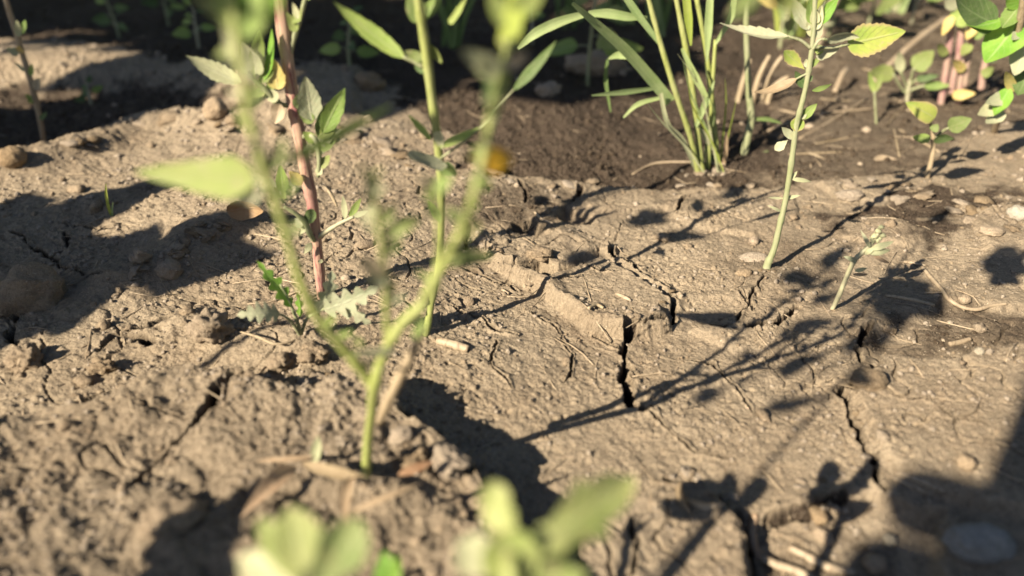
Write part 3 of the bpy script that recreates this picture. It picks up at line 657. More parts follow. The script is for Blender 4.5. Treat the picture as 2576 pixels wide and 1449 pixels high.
leafs(F, [
 ((645,450,0.1045),(338,432,0.1120),118,'leaf_lime',dict(kind='spear', curl=.05, fold=.12, teeth=0, pet=[(685,485,.103),(665,465,.1035)], prpx=6, label='large pale lime arrow-shaped leaf')),
 ((655,492,0.1025),(545,475,0.1175),52,'leaf_dusty',dict(kind='ovate', curl=.05)),
 ((640,-40,0.1005),(652,85,0.0975),46,'leaf_green',dict(kind='ovate', roll=.4)),
 ((600,-50,0.1005),(588,62,0.1035),56,'leaf_bright',dict(kind='ovate', roll=-.3)),
 ((610,80,0.1005),(480,-20,0.1055),36,'leaf_lime',dict(kind='lance', curl=.06)),
 ((680,-60,0.1005),(690,60,0.0995),40,'leaf_bright',dict(kind='ovate')),
 ((600,60,0.1005),(545,10,0.1015),44,'leaf_lime',dict(kind='ovate', roll=.3)),
 ((605,180,0.1005),(560,60,0.1015),30,'leaf_pale',dict(kind='lance')),
 ((612,200,0.1005),(650,120,0.0995),30,'leaf_pale',dict(kind='lance', roll=.4)),
 ((665,450,0.1025),(640,345,0.1005),44,'leaf_pale',dict(kind='lance', roll=.4)),
 ((680,430,0.1025),(715,345,0.1035),40,'leaf_lime',dict(kind='lance', roll=-.3)),
 ((690,418,0.1025),(988,262,0.1205),34,'leaf_green',dict(kind='lance', roll=.5, curl=-.04)),
 ((700,500,0.1025),(760,430,0.1055),26,'leaf_green',dict(kind='lance')),
 ((962,600,0.1035),(1068,545,0.1065),42,'leaf_lime',dict(kind='lance', curl=-.28, fold=.1)),
 ((942,500,0.1035),(930,430,0.1015),44,'leaf_pale',dict(kind='ovate')),
 ((945,520,0.1035),(905,560,0.1015),30,'leaf_pale',dict(kind='ovate')),
 ((955,560,0.1035),(1000,510,0.1045),34,'leaf_lime',dict(kind='ovate')),
 ((962,690,0.1035),(900,650,0.1015),40,'leaf_tan',dict(kind='ovate')),
 ((968,720,0.1035),(925,690,0.1015),34,'leaf_dusty',dict(kind='ovate')),
 ((1125,655,0.1034),(1242,640,0.1094),50,'leaf_lime',dict(kind='ovate', curl=.08)),
 ((1098,500,0.0998),(1060,480,0.0988),30,'leaf_green',dict(kind='lance')),
 ((1098,480,0.0993),(1135,430,0.0993),34,'leaf_green',dict(kind='ovate')),
 ((1205,395,0.1021),(1175,390,0.1010),14,'leaf_green',dict(kind='lance')),
 ((1178,402,0.1018),(1290,405,0.1058),66,'leaf_orange',dict(kind='obov', roll=.2, label='small withered orange leaf')),
 ((1265,185,0.1091),(1162,128,0.1061),58,'leaf_pale',dict(kind='ovate', teeth=5)),
 ((1255,190,0.1090),(1205,150,0.1070),50,'leaf_pale',dict(kind='ovate', roll=.4)),
 ((1270,175,0.1094),(1330,128,0.1125),34,'leaf_tan',dict(kind='ovate')),
 ((1255,195,0.1088),(1215,260,0.1088),44,'leaf_dark',dict(kind='ovate')),  # dark leaf colour stands for a leaf in shadow
 ((1250,240,0.1072),(1225,330,0.1062),30,'leaf_dark',dict(kind='lance')),
 ((1275,125,0.1106),(1312,-70,0.1146),52,'grass_lime',dict(kind='linear', fold=.1, curl=0, label='upright yellow green blade at the top')),
 ((990,885,0.1035),(878,888,0.1005),20,'leaf_pale',dict(kind='linear')),
 ((905,870,0.1035),(890,845,0.1015),22,'leaf_green',dict(kind='ovate')),
 ((1040,850,0.1035),(1075,800,0.1045),24,'leaf_green',dict(kind='ovate')),
 ((600,110,.1008),(540,140,.1030),40,'leaf_lime',dict(kind='ovate', roll=.3)),
 ((598,90,.1008),(680,20,.0990),46,'leaf_green',dict(kind='ovate', roll=.2)),
 ((590,20,.1008),(520,-60,.1030),50,'leaf_green',dict(kind='ovate', roll=.2)),
 ((620,270,.1012),(660,190,.0995),34,'leaf_lime',dict(kind='ovate', roll=.3)),
 ((635,330,.1012),(590,270,.1030),30,'leaf_lime',dict(kind='lance', roll=.3)),
 ((1240,260,0.1065),(1280,180,0.1050),34,'leaf_lime',dict(kind='ovate')),
 ((1285,60,0.1121),(1230,-20,0.1131),60,'leaf_lime',dict(kind='ovate', roll=.4)),
 ((1290,40,0.1126),(1370,-30,0.1106),60,'leaf_lime',dict(kind='ovate', roll=.4)),
 ((1165,560,0.1015),(1115,520,0.1020),30,'leaf_lime',dict(kind='ovate')),
 ((1150,600,0.1023),(1210,560,0.1013),28,'leaf_lime',dict(kind='ovate')),
 ((1200,470,0.1008),(1240,450,0.0998),26,'leaf_green',dict(kind='ovate')),
 ((965,640,.1035),(1010,600,.1040),30,'leaf_lime',dict(kind='ovate')),
 ((970,740,.1060),(1000,700,.1060),24,'leaf_lime',dict(kind='ovate')),
 ((770,740,.1045),(740,690,.1040),20,'leaf_pale',dict(kind='lance')),
 ((720,590,.1035),(760,560,.1030),24,'leaf_lime',dict(kind='lance')),
])
def cast(px, py, dist):                            # point towards the sun from a ground point
    return gr(px, py)+SUNV*dist
# unseen weed added behind the viewer's left shoulder to cast leaf shadows at right
w0 = Vector((-.135, -.065, Hz(-.135, -.065))); topL = Vector((-.125, -.030, .195))
W2 = Plant('shadow_caster_weed', w0, 'unseen slender weed added behind the viewer to cast leaf shadows at right', 'weed')
W2.stem('stem', [w0-Vector((0, 0, .004)), w0+Vector((.002, .012, .08)), w0+Vector((.006, .026, .15)), topL, topL+Vector((.004, .004, .02))], [.0009, .0008, .0007, .0006, .0004], 'stem_lime')
topR = topL
def seen(p):
    v = np.array(p)-np.array([0, 0, CAM_H]); d = float(v @ CF)
    if d < .004: return False
    x_ = PW/2+FPX*v[0]/d; y_ = PH/2-FPX*float(v @ CU)/d; return -600 < x_ < PW+500 and -420 < y_ < PH+500
for (a1, a2, wd_, top) in (((2195,775),(2350,715),.020,topR),((2230,735),(2330,795),.015,topR),((2290,790),(2380,730),.012,topR),((1965,690),(2062,708),.007,topL),((2065,672),(2150,612),.0065,topL),((1975,826),(2115,806),.0060,topR),((1955,938),(2085,890),.0070,topR),
                           ((2485,640),(2590,690),.014,topR),((1920,1030),(2095,985),.0045,topR),((2145,935),(2215,972),.0060,topR),((1860,905),(1900,880),.005,topR),((1740,1010),(1830,975),.005,topR),((2340,560),(2400,520),.006,topR),((2040,760),(2120,740),.005,topL),((2120,880),(2200,850),.005,topR)):
    t_ = .365
    while t_ < .60 and (seen(cast(*a1, t_)) or seen(cast(*a2, t_))): t_ += .005
    b_ = cast(*a1, t_); e_ = cast(*a2, t_); W2.leaf(b_, e_, wd_, 'leaf_green', 'stem_lime', kind='ovate', nrm_=SUNV, roll=random.uniform(-.4, .4), pet=[tuple(top), tuple((Vector(top)+b_)/2+Vector((0, 0, .006)))], pr=.0005)
rl_ = random.Random(77)
for x_, y_, Y_ in ((905,925,.1095),(880,895,.1085),(845,850,.107),(815,818,.106),(780,765,.105),(765,730,.1045),(748,680,.104),(725,600,.1035),(712,565,.1035),(690,500,.103),(660,405,.102),(640,340,.102),(618,240,.1015),(600,140,.101),
                   (1000,835,.108),(1040,785,.1065),(1075,745,.106),(1090,705,.105),(1118,665,.1035),(1140,620,.1025),(1170,550,.101),(1195,470,.1005),(1218,380,.1025),(1235,290,.105),(1255,200,.1085),(1275,120,.111),
                   (970,760,.107),(969,720,.1055),(964,660,.104),(955,580,.102),(945,505,.1005),(942,465,.0995),(1090,705,.106),(1102,630,.106),(1103,550,.105),(1097,490,.104),(1096,475,.104),(940,440,.099)):
    for sgn in (-1, 1):
        if rl_.random() < .22: continue
        L_ = rl_.uniform(22, 58); a_ = rl_.uniform(.2, 1.0)
        F.leaf_px((x_, y_, Y_), (x_+sgn*L_*cos(a_), y_-L_*sin(a_), Y_+rl_.uniform(-.006, .006)), L_*rl_.uniform(.3, .5), rl_.choice(['leaf_lime', 'leaf_lime', 'leaf_pale', 'leaf_green']), kind=rl_.choice(['lance', 'ovate']), roll=rl_.uniform(-.6, .6), nv=10, nu=5, curl=rl_.uniform(-.15, .1))
# ------------------------------------------------------------------ the weed just behind the forked one
pm = gr(1072, 842); Ym = pm.y
M = Plant('toothed_weed', pm, 'upright green weed with a long toothed leaf, just behind the forked weed', 'weed')
M.stem_px('stem', [(1070,850,Ym,9),(1086,760,Ym,9),(1104,660,Ym,9),(1110,540,Ym-.002,9),(1108,450,Ym-.004,10),(1100,350,Ym-.006,11),(1085,240,Ym-.008,12),(1070,120,Ym-.01,12),(1055,20,Ym-.012,12),(1045,-90,Ym-.014,10),(1035,-300,Ym-.016,8)], 'stem_lime')
def ml(b, t, wp, m, **kw): M.leaf_px((b[0], b[1], Ym-.009), (t[0], t[1], Ym-.009+kw.pop('dz', 0)), wp, m, **kw)
ml((1018,146),(838,4),46,'leaf_green', kind='lance', teeth=7, tamp=.1, roll=.2, pet=[(1062,168,Ym-.009),(1040,155,Ym-.009)], prpx=5, label='long toothed leaf')
ml((1062,150),(1018,128),28,'leaf_lime', kind='ovate')
ml((1056,58),(1028,-40),50,'leaf_lime', kind='ovate')
ml((1058,50),(1115,-20),32,'leaf_green', kind='lance')
ml((1064,110),(1112,158),38,'leaf_lime', kind='ovate', roll=.7)
ml((1060,150),(1060,185),40,'leaf_dark', kind='round', roll=.4)
ml((1085,352),(1026,288),18,'leaf_green', kind='lance')
ml((1105,370),(1206,320),22,'leaf_green', kind='lance')
ml((1098,330),(1112,375),26,'leaf_pale', kind='ovate')
ml((1115,408),(1032,398),78,'leaf_dusty', kind='round', roll=.9, curl=.06, dz=-.01)
ml((1108,415),(1150,440),40,'leaf_dark', kind='ovate', roll=.5)
ml((1110,560),(1075,505),24,'leaf_green', kind='lance')
ml((1290,228),(1400,102),28,'leaf_dark', kind='lance', pet=[(1105,400,Ym-.006),(1200,330,Ym-.008)], prpx=3)
ml((1130,60),(1175,-10),16,'leaf_green', kind='linear')
w0 = Vector((-.235, .045, Hz(-.235, .045))); topM = Vector((-.20, .075, .185))
W3 = Plant('shadow_caster_weed', w0, 'unseen slender weed added left of the view to cast leaf shadows before the grass', 'weed')  # added out of view only for its leaf shadows
W3.stem('stem', [w0-Vector((0, 0, .004)), w0+Vector((.006, .004, .07)), w0+Vector((.020, .016, .13)), topM, topM+Vector((.004, .004, .02))], [.0015, .0013, .0011, .0009, .0006], 'stem_lime')
for a1, a2, wd_ in (((1580,565),(1690,530),.010),((1600,540),(1680,560),.008),((1665,590),(1785,600),.0065),((1830,500),(1905,460),.008),((1430,640),(1500,660),.008)):
    t_ = .34
    while t_ < .6 and (seen(cast(*a1, t_)) or seen(cast(*a2, t_))): t_ += .005
    b_ = cast(*a1, t_); e_ = cast(*a2, t_); W3.leaf(b_, e_, wd_, 'leaf_green', 'stem_lime', kind='ovate', nrm_=SUNV, roll=random.uniform(-.4, .4), pet=[tuple((topM+b_)/2+Vector((0, 0, .002)))], pr=.0004)
# withered leaves round its foot
D = Plant('withered_leaf', gr(660, 1280), 'pale curled dry leaf lying blurred left of the forked weed foot', 'dry leaf')
D.leaf_px((745,1175,.128),(602,1305,.112), 46, 'leaf_dry', kind='lance', curl=-.15, fold=.5, name='blade')
D2 = Plant('withered_leaf', gr(790, 1160), 'short tan dry leaf above the curled one at the forked weed foot', 'dry leaf')
D2.leaf_px((790,1150,.127),(640,1160,.127), 14, 'leaf_dry', kind='lance', curl=-.08, fold=.4, name='blade')
D2.leaf_px((790,1165,.127),(800,1095,.127), 26, 'leaf_pale', kind='lance', curl=.1, fold=.4, name='blade')
D3 = Plant('withered_leaf', gr(880, 1240), 'brown dry leaf crossing the foot of the forked weed', 'dry leaf')
D3.leaf_px((760,1165,.124),(960,1215,.119), 30, 'leaf_dry', kind='lance', curl=-.10, fold=.5, name='blade')
D3.leaf_px((880,1290,.108),(1060,1215,.112), 16, 'leaf_dry', kind='lance', curl=-.10, fold=.4, name='blade')
D3.leaf_px((890,1200,.120),(870,1330,.104), 34, 'leaf_dry', kind='lance', curl=-.12, fold=.4, name='blade')
D4 = Plant('withered_leaf', gr(1090, 1175), 'dark dry leaf strip right of the forked weed foot', 'dry leaf')
D4.leaf_px((1000,1195,.122),(1095,1160,.126), 24, 'leaf_brown', kind='lance', curl=-.06, name='blade')

# ------------------------------------------------------------------ the red-stemmed weed
pr_ = gr(808, 750); Yr = pr_.y; R = Plant('red_stemmed_weed', pr_, 'tall weed with a thick pinkish red stem left of centre', 'weed')
dY = Yr-.22
R.stem_px('stem', [(809,760,Yr,11),(805,700,Yr,12),(796,610,Yr,13),(786,520,Yr,14),(770,440,Yr,15),(752,340,Yr,16),(736,250,Yr,16),(722,150,Yr,17),(712,70,Yr,17),(703,-30,Yr,17),(690,-220,Yr,16)], 'stem_red', sides=14)
def ry(l): return [(a, b, Yr+c) for a, b, c in l]
R.stem_px('side_shoot', [(738,262,Yr,5),(705,262,Yr-.002,8),(668,225,Yr-.004,7),(640,200,Yr-.005,6),(622,180,Yr-.006,5)], 'stem_green')
R.stem_px('side_shoot', [(722,170,Yr,7),(738,100,Yr,7),(755,45,Yr,6),(772,-20,Yr,6)], 'stem_green')
R.stem_px('side_shoot', [(760,345,Yr,6),(780,340,Yr-.003,6),(795,355,Yr-.004,6),(803,400,Yr-.004,6),(800,445,Yr-.003,5)], 'stem_green')
R.stem_px('side_shoot', [(795,600,Yr,6),(825,580,Yr-.002,6),(855,562,Yr-.003,5),(890,545,Yr-.004,4)], 'stem_pale')
R.stem_px('side_shoot', [(795,610,Yr,6),(780,590,Yr-.003,7),(768,560,Yr-.004,7),(745,538,Yr-.005,6),(715,520,Yr-.006,4)], 'stem_green')
R.stem_px('dry_twig', [(806,460,Yr,3),(830,485,Yr-.002,4),(848,520,Yr-.003,3)], 'stem_brown')
def rl(b, t, wp, m, **kw): R.leaf_px((b[0], b[1], Yr-.004), (t[0], t[1], Yr-.004+kw.pop('dz', 0)), wp, m, **kw)
rl((605,208),(466,139),52,'leaf_pale', kind='lance', teeth=8, tamp=.18, roll=.35, fold=.25, dz=-.002, label='pale toothed leaf seen from below')
rl((640,195),(655,75),38,'leaf_green', kind='lance', roll=.5, dz=-.004)
rl((648,190),(610,105),52,'leaf_pale', kind='ovate', roll=-.3, dz=-.003)
rl((628,185),(598,150),26,'leaf_dusty', kind='ovate')
rl((662,205),(683,72),32,'leaf_bright', kind='lance', roll=-.6)
rl((698,225),(688,148),48,'leaf_yellow', kind='ovate', teeth=4, roll=.1, label='small yellowed leaf')
rl((690,262),(672,200),20,'leaf_green', kind='lance')
rl((705,262),(690,312),40,'leaf_tan', kind='ovate', fold=.6, curl=.2, name='dry_pod')
rl((785,302),(768,192),62,'leaf_dusty', kind='ovate', teeth=6, roll=.3, fold=.3, dz=-.003)
rl((812,335),(868,222),50,'leaf_green', kind='lance', teeth=5, roll=.4, fold=.4, dz=-.003)
rl((800,340),(830,255),34,'leaf_dark', kind='lance', roll=.9)
rl((795,352),(858,325),44,'leaf_pale', kind='rhomb', roll=.2)
rl((792,355),(762,332),26,'leaf_green', kind='ovate')
rl((800,362),(812,388),30,'leaf_dusty', kind='ovate')
rl((760,465),(727,430),30,'leaf_yellow', kind='lance', roll=.3)
rl((712,482),(705,415),30,'leaf_green', kind='ovate', roll=.2)
rl((700,500),(680,445),24,'leaf_pale', kind='ovate')
rl((770,560),(790,528),30,'leaf_dark', kind='round')
rl((765,565),(740,550),30,'leaf_dusty', kind='ovate')
rl((868,552),(862,492),16,'leaf_pale', kind='lance')
rl((880,548),(908,498),18,'leaf_green', kind='lance', roll=.5)
rl((888,545),(925,530),14,'leaf_pale', kind='lance')
rl((800,440),(806,415),20,'leaf_pale', kind='ovate')
rl((812,655),(800,660),10,'leaf_pale', kind='round', dz=-.001, name='bud')
for b_, t_, wp_, m_ in (((700,250),(655,225),34,'leaf_pale'),((668,228),(630,240),28,'leaf_lime'),((650,205),(690,175),34,'leaf_lime'),((640,190),(600,100),40,'leaf_lime'),((655,190),(640,100),34,'leaf_lime'),((785,310),(745,260),36,'leaf_lime'),((800,345),(850,295),42,'leaf_lime'),((805,350),(760,380),30,'leaf_pale'),
                       ((800,370),(845,355),36,'leaf_lime'),((805,420),(830,390),26,'leaf_lime'),((775,560),(755,590),24,'leaf_pale'),((785,610),(765,640),22,'leaf_pale'),((720,500),(690,470),28,'leaf_lime'),((740,270),(770,225),30,'leaf_lime'),((735,60),(760,20),30,'leaf_lime'),((745,80),(720,30),26,'leaf_lime')):
    rl(b_, t_, wp_, m_, kind=random.choice(['ovate', 'rhomb']), teeth=4, roll=random.uniform(-.4, .4))
rl((750,48),(735,5),16,'leaf_pale', kind='lance')
rl((772,0),(800,-50),20,'leaf_green', kind='lance')

# ------------------------------------------------------------------ the feathery seedling
ps = gr(757, 842); Ys = ps.y
S = Plant('feathery_seedling', ps, 'small seedling with dusty feathery leaves at the red stem foot', 'seedling')
S.stem_px('stalk', [(757,850,Ys,5),(748,810,Ys-.001,5),(728,760,Ys-.002,4),(705,715,Ys-.003,3)], 'stem_green')
S.stem_px('stalk', [(757,850,Ys,4),(735,812,Ys-.003,4),(715,795,Ys-.005,3),(690,785,Ys-.006,3)], 'stem_green')
S.stem_px('stalk', [(757,850,Ys,4),(770,805,Ys,4),(800,785,Ys-.002,3),(820,775,Ys-.003,3)], 'stem_green')
S.leaf_px((735,775,Ys-.002),(645,655,Ys-.004), 46, 'leaf_bright', kind='lance', lobes=5, curl=-.05, roll=.5)
S.leaf_px((705,790,Ys-.006),(594,795,Ys-.012), 62, 'leaf_dusty', kind='ovate', lobes=5, curl=-.20, roll=.2)
S.leaf_px((815,780,Ys-.003),(955,720,Ys-.006), 74, 'leaf_dusty', kind='ovate', lobes=5, curl=-.12, roll=.3)
S.leaf_px((855,750,Ys-.004),(935,815,Ys-.006), 50, 'leaf_dusty', kind='ovate', lobes=4, curl=-.12, roll=.3)
S.leaf_px((800,785,Ys-.003),(835,680,Ys+.002), 60, 'leaf_dusty', kind='ovate', lobes=4, curl=-.12, roll=.8)
S.leaf_px((755,800,Ys),(748,735,Ys), 22, 'leaf_bright', kind='lance', lobes=3)
S.stem_px('root', [(757,848,Ys,4),(730,860,Ys-.004,3),(690,865,Ys-.006,3),(650,848,Ys-.003,3),(605,835,Ys,2)], 'stem_brown')

# ------------------------------------------------------------------ the sharp weed on the right
pq = gr(1929, 674); Yq = pq.y
Q = Plant('upright_weed', pq, 'sharp grey green weed with a bare pale stem right of centre', 'weed')
Q.stem_px('stem', [(1926,686,Yq,11.5),(1933,660,Yq,8.8),(1947,628,Yq,8.0),(1960,575,Yq,7.3),(1975,510,Yq,7.3),(1985,450,Yq,7.0),(1995,380,Yq,7.0),(2003,320,Yq,7.0),(2015,270,Yq,6.6),(2027,220,Yq,6.6),(2035,175,Yq,6.6),(2043,120,Yq,6.6),(2048,60,Yq,5.8),(2050,0,Yq,5.8),(2052,-110,Yq,5.1)], 'stem_green', sides=12)
def ql(b, t, wp, m, **kw):
    d0 = kw.pop('d0', 0); dz = kw.pop('dz', 0); kw.setdefault('prpx', 4)
    if 'pet' in kw: kw['pet'] = [(a, c, Yq+d0) for a, c in kw['pet']]
    Q.leaf_px((b[0], b[1], Yq+d0), (t[0], t[1], Yq+d0+dz), wp, m, **kw)
ql((1985,92),(1811,57),52,'leaf_dusty', kind='lance', teeth=7, tamp=.2, roll=.95, curl=.09, fold=.5, pet=[(2040,122),(2015,102)])
ql((2035,75),(1990,-10),38,'leaf_dusty', kind='lance', teeth=4, roll=.4, fold=.3)
ql((2048,70),(2038,-10),30,'leaf_green', kind='lance', roll=.4)
ql((2050,75),(2068,12),26,'leaf_pale', kind='ovate', roll=.2, fold=.5)
ql((2052,60),(2048,18),24,'leaf_pale', kind='ovate', fold=.5)
ql((2056,72),(2076,2),18,'leaf_dusty', kind='lance', roll=.8)
ql((2055,60),(2110,-8),34,'leaf_bright', kind='ovate', roll=.2)
ql((2050,95),(2068,60),26,'leaf_dusty', kind='ovate', fold=.6)
ql((2045,90),(2030,55),20,'leaf_pale', kind='ovate', fold=.4)
ql((2080,100),(2163,94),40,'leaf_dusty', kind='lance', teeth=5, roll=1.0, curl=.16, fold=.5, pet=[(2044,125),(2062,100)], d0=-.004)
ql((2132,112),(2278,78),84,'leaf_mottled', kind='ovate', teeth=9, tamp=.12, roll=.15, curl=.02, fold=.08, pet=[(2044,118),(2090,120)], d0=-.001, label='broad mottled yellow green leaf reaching right')
ql((2052,140),(2112,122),34,'leaf_dusty', kind='ovate', roll=.7, fold=.5, teeth=3)
ql((2050,130),(2075,118),26,'leaf_green', kind='ovate')
ql((2025,175),(1972,128),38,'leaf_mottled', kind='obov', teeth=5, tamp=.16)
ql((2032,172),(2068,142),16,'leaf_green', kind='lance', roll=.5)
ql((2030,170),(2028,148),14,'leaf_pale', kind='lance')
ql((2005,198),(1896,232),30,'leaf_dry', kind='lance', curl=.16, fold=.5, roll=.6, pet=[(2036,182),(2020,190)], prpx=3, label='curled dry brown leaf')
ql((2024,222),(2000,178),22,'leaf_dark', kind='lance')
ql((2030,205),(2045,190),14,'leaf_dark', kind='lance')
ql((2042,228),(2093,211),14,'leaf_green', kind='lance', roll=.6, curl=-.08)
ql((2016,300),(2056,260),24,'leaf_green', kind='lance', roll=.3)
ql((2014,298),(2030,288),12,'leaf_pale', kind='lance')
ql((2024,313),(1988,313),36,'leaf_mottled', kind='round', teeth=4)
ql((1998,350),(1966,319),20,'leaf_dusty', kind='lance')
ql((1982,352),(1949,378),26,'leaf_dusty', kind='obov', teeth=3)
ql((1998,352),(1990,335),12,'leaf_pale', kind='lance')
ql((1990,450),(2041,457),11,'leaf_pale', kind='lance', curl=-.1)
ql((1990,450),(2006,430),9,'leaf_pale', kind='lance')
ql((1974,499),(2014,491),10,'leaf_pale', kind='lance', curl=.08)
ql((1972,499),(1932,497),6,'leaf_pale', kind='lance')
ql((1965,532),(1930,516),7,'leaf_pale', kind='lance', curl=-.1)

# ------------------------------------------------------------------ small budding seedling on the right
pg = gr(2094, 778); Yg = pg.y
B = Plant('budding_seedling', pg, 'tiny pale seedling with a cluster of buds right of the sharp weed', 'seedling')
B.stem_px('stem', [(2092,782,Yg,5),(2110,745,Yg-.001,6),(2130,697,Yg-.002,6),(2150,655,Yg-.003,6),(2172,632,Yg-.003,6),(2195,610,Yg-.003,5),(2210,585,Yg-.003,4)], 'stem_pale')
def bl(b, t, wp, m, **kw): B.leaf_px((b[0], b[1], Yg-.004), (t[0], t[1], Yg-.004), wp, m, **kw)
for b, t, wp, m in (((2188,622),(2164,578),11,'leaf_dusty'),((2187,628),(2249,607),17,'leaf_pale'),((2184,636),(2240,629),18,'leaf_pale'),((2154,658),(2122,645),13,'leaf_dusty'),
                    ((2197,642),(2238,662),10,'leaf_dry'),((2150,682),(2182,674),11,'leaf_pale'),((2145,690),(2185,690),9,'leaf_dry'),((2198,612),(2186,595),9,'leaf_pale'),((2175,640),(2205,618),12,'leaf_pale')):
    bl(b, t, wp, m, kind='lance', curl=-.10, roll=.2)
for px, py, rp in ((2217,571,7),(2210,581,8),(2200,594,8),(2221,592,8),(2206,604,8),(2213,600,7)):
    c = at(px, py, Yg-.003); r = rp*pxsize(c); me = rock_mesh('bud', 2, .25, random.randint(0, 999), 'leaf_pale'); me.transform(Matrix.Diagonal((r, r, r*.8, 1)))
    o = bpy.data.objects.new('bud', me); COL.objects.link(o); o.parent = B.root; o.location = c-B.o

# ------------------------------------------------------------------ grass clump
def blade_data(P, W, nu=5, fold=.35, face=None, roll=0.):
    P, W = catmull([Vector(p) for p in P], W, 7); V = []; Fc = []; UV = []; n = len(P)
    for i in range(n):
        T = (P[min(i+1, n-1)]-P[max(i-1, 0)]).normalized(); vw = (Vector((0, 0, CAM_H))-P[i]).normalized()
        nr = vw-T*vw.dot(T); nr = nr.normalized() if nr.length > .05 else Vector((0, 0, 1)); nr = Matrix.Rotation(roll, 3, T) @ nr; sd = nr.cross(T)
        for j in range(nu):
            u = -1+2*j/(nu-1); V.append(tuple(P[i]+sd*u*W[i]/2-nr*fold*(1-abs(u))*W[i]/2)); UV.append((.5+u/2, i/n))
    for i in range(n-1):
        for j in range(nu-1):
            a = i*nu+j; Fc.append((a, a+1, a+nu+1, a+nu))
    return V, Fc, UV
def blade_px(pl, pts, mat, name='blade', **kw):
    P = [at(a, b, c) for a, b, c, w_ in pts]; W = [.8*q[3]*pxsize(p) for q, p in zip(pts, P)]
    V, Fc, UV = blade_data(P, W, **kw); return link(name, [tuple(Vector(v)-pl.o) for v in V], Fc, mat, pl.root, UV)
pc = gr(1757, 433); Yc = pc.y
C = Plant('grass_clump', pc, 'clump of upright green grass right of centre at the back', 'grass')
def bb(pts, mat, dY=0., **kw): blade_px(C, [(a, b, Yc+dY+d, w_) for a, b, d, w_ in pts], mat, **kw)
for pts in ([(1758,440,0,7),(1737,345,-.004,7),(1702,240,-.008,7),(1662,110,-.010,7),(1622,-40,-.012,6)],
            [(1768,437,0,7),(1757,350,0,7),(1746,250,-.002,7),(1727,130,-.004,7),(1698,-20,-.006,6)],
            [(1808,428,.008,7),(1795,300,.008,7),(1781,160,.006,7),(1750,-20,.004,6)],
            [(1780,434,.004,6),(1785,340,.004,6),(1790,250,.004,5),(1800,100,.004,5)]):
    C.stem_px('culm', [(a, b, Yc+d, r) for a, b, d, r in pts], 'stem_lime')
bb([(1688,258,-.008,34),(1640,200,-.012,36),(1575,127,-.02,34),(1500,60,-.03,26),(1440,8,-.04,10)], 'grass')
bb([(1302,122,-.02,10),(1345,85,-.02,30),(1390,62,-.018,32),(1430,47,-.016,26),(1470,36,-.014,18)], 'grass')
bb([(1480,34,-.01,16),(1530,34,-.01,30),(1580,42,-.01,26),(1628,44,-.008,8)], 'grass')
bb([(1530,148,-.004,4),(1560,138,-.004,26),(1600,145,-.006,18)], 'grass')
bb([(1648,222,0,10),(1570,232,-.01,18),(1488,240,-.02,4)], 'grass')
bb([(1528,150,.01,8),(1524,205,.01,14),(1536,282,.01,5)], 'grass_dim')
bb([(1662,246,-.004,10),(1605,262,-.006,16),(1568,296,-.008,4)], 'grass')
bb([(1778,155,-.008,4),(1782,70,-.008,26),(1788,-30,-.008,20)], 'grass')
bb([(1738,115,-.008,5),(1732,50,-.008,26),(1724,-30,-.008,24)], 'grass_lime')
bb([(1797,203,-.004,3),(1775,260,-.004,22),(1750,320,-.002,10)], 'grass')
bb([(1778,245,-.010,12),(1750,195,-.010,24),(1715,122,-.010,8)], 'grass')
bb([(1757,436,0,16),(1717,352,-.006,15),(1680,312,-.010,15),(1662,235,-.012,12)], 'leaf_pale', name='dry_sheath')
bb([(1800,380,.004,10),(1778,350,.002,18),(1758,316,0,6)], 'leaf_pale', name='dry_sheath')
bb([(1845,412,.02,8),(1890,398,.022,16),(1932,380,.024,4)], 'grass')
bb([(1815,430,.008,14),(1825,390,.006,12),(1830,330,.004,4)], 'leaf_dry', name='dry_sheath')
bb([(1660,110,-.01,12),(1600,30,-.01,24),(1560,-30,-.01,20)], 'grass')
bb([(1800,110,.002,8),(1840,40,.002,20),(1850,-30,.002,18)], 'grass')
for k in range(10):
    x0 = random.uniform(1745, 1822); x1 = x0+random.uniform(-170, 40); y1 = random.uniform(-40, 260); d_ = random.uniform(-.012, .02); w_ = random.uniform(4, 8); sg = random.uniform(-25, 25)
    bb([(x0, 434, d_, w_*.7), (x0+(x1-x0)*.25+sg*.4, 434+(y1-434)*.35, d_, w_), (x0+(x1-x0)*.6+sg, 434+(y1-434)*.72, d_-.006, w_*.9), (x1, y1, d_-.014, w_*.15)], random.choice(['grass', 'grass', 'grass_lime', 'leaf_pale']))
pk = gr(1872, 385)
C2 = Plant('lone_grass', pk, 'single bluish grass stalk behind the grass clump', 'grass')
C2.stem_px('culm', [(1871,390,pk.y,9),(1884,330,pk.y,10),(1890,295,pk.y,9),(1884,230,pk.y,8),(1880,150,pk.y,7),(1877,50,pk.y,7),(1880,-60,pk.y,6)], 'stem_green')
blade_px(C2, [(1890,300,pk.y,8),(1930,300,pk.y,14),(1965,310,pk.y,4)], 'grass_dim')
pt = gr(283, 545)
C3 = Plant('grass_sprout', pt, 'tiny two-bladed grass sprout in the shade at left', 'grass')
blade_px(C3, [(283,548,pt.y,7),(274,525,pt.y,9),(267,490,pt.y,8),(266,462,pt.y,2)], 'grass_lime')
blade_px(C3, [(283,548,pt.y,6),(282,530,pt.y,6),(284,508,pt.y,2)], 'grass')

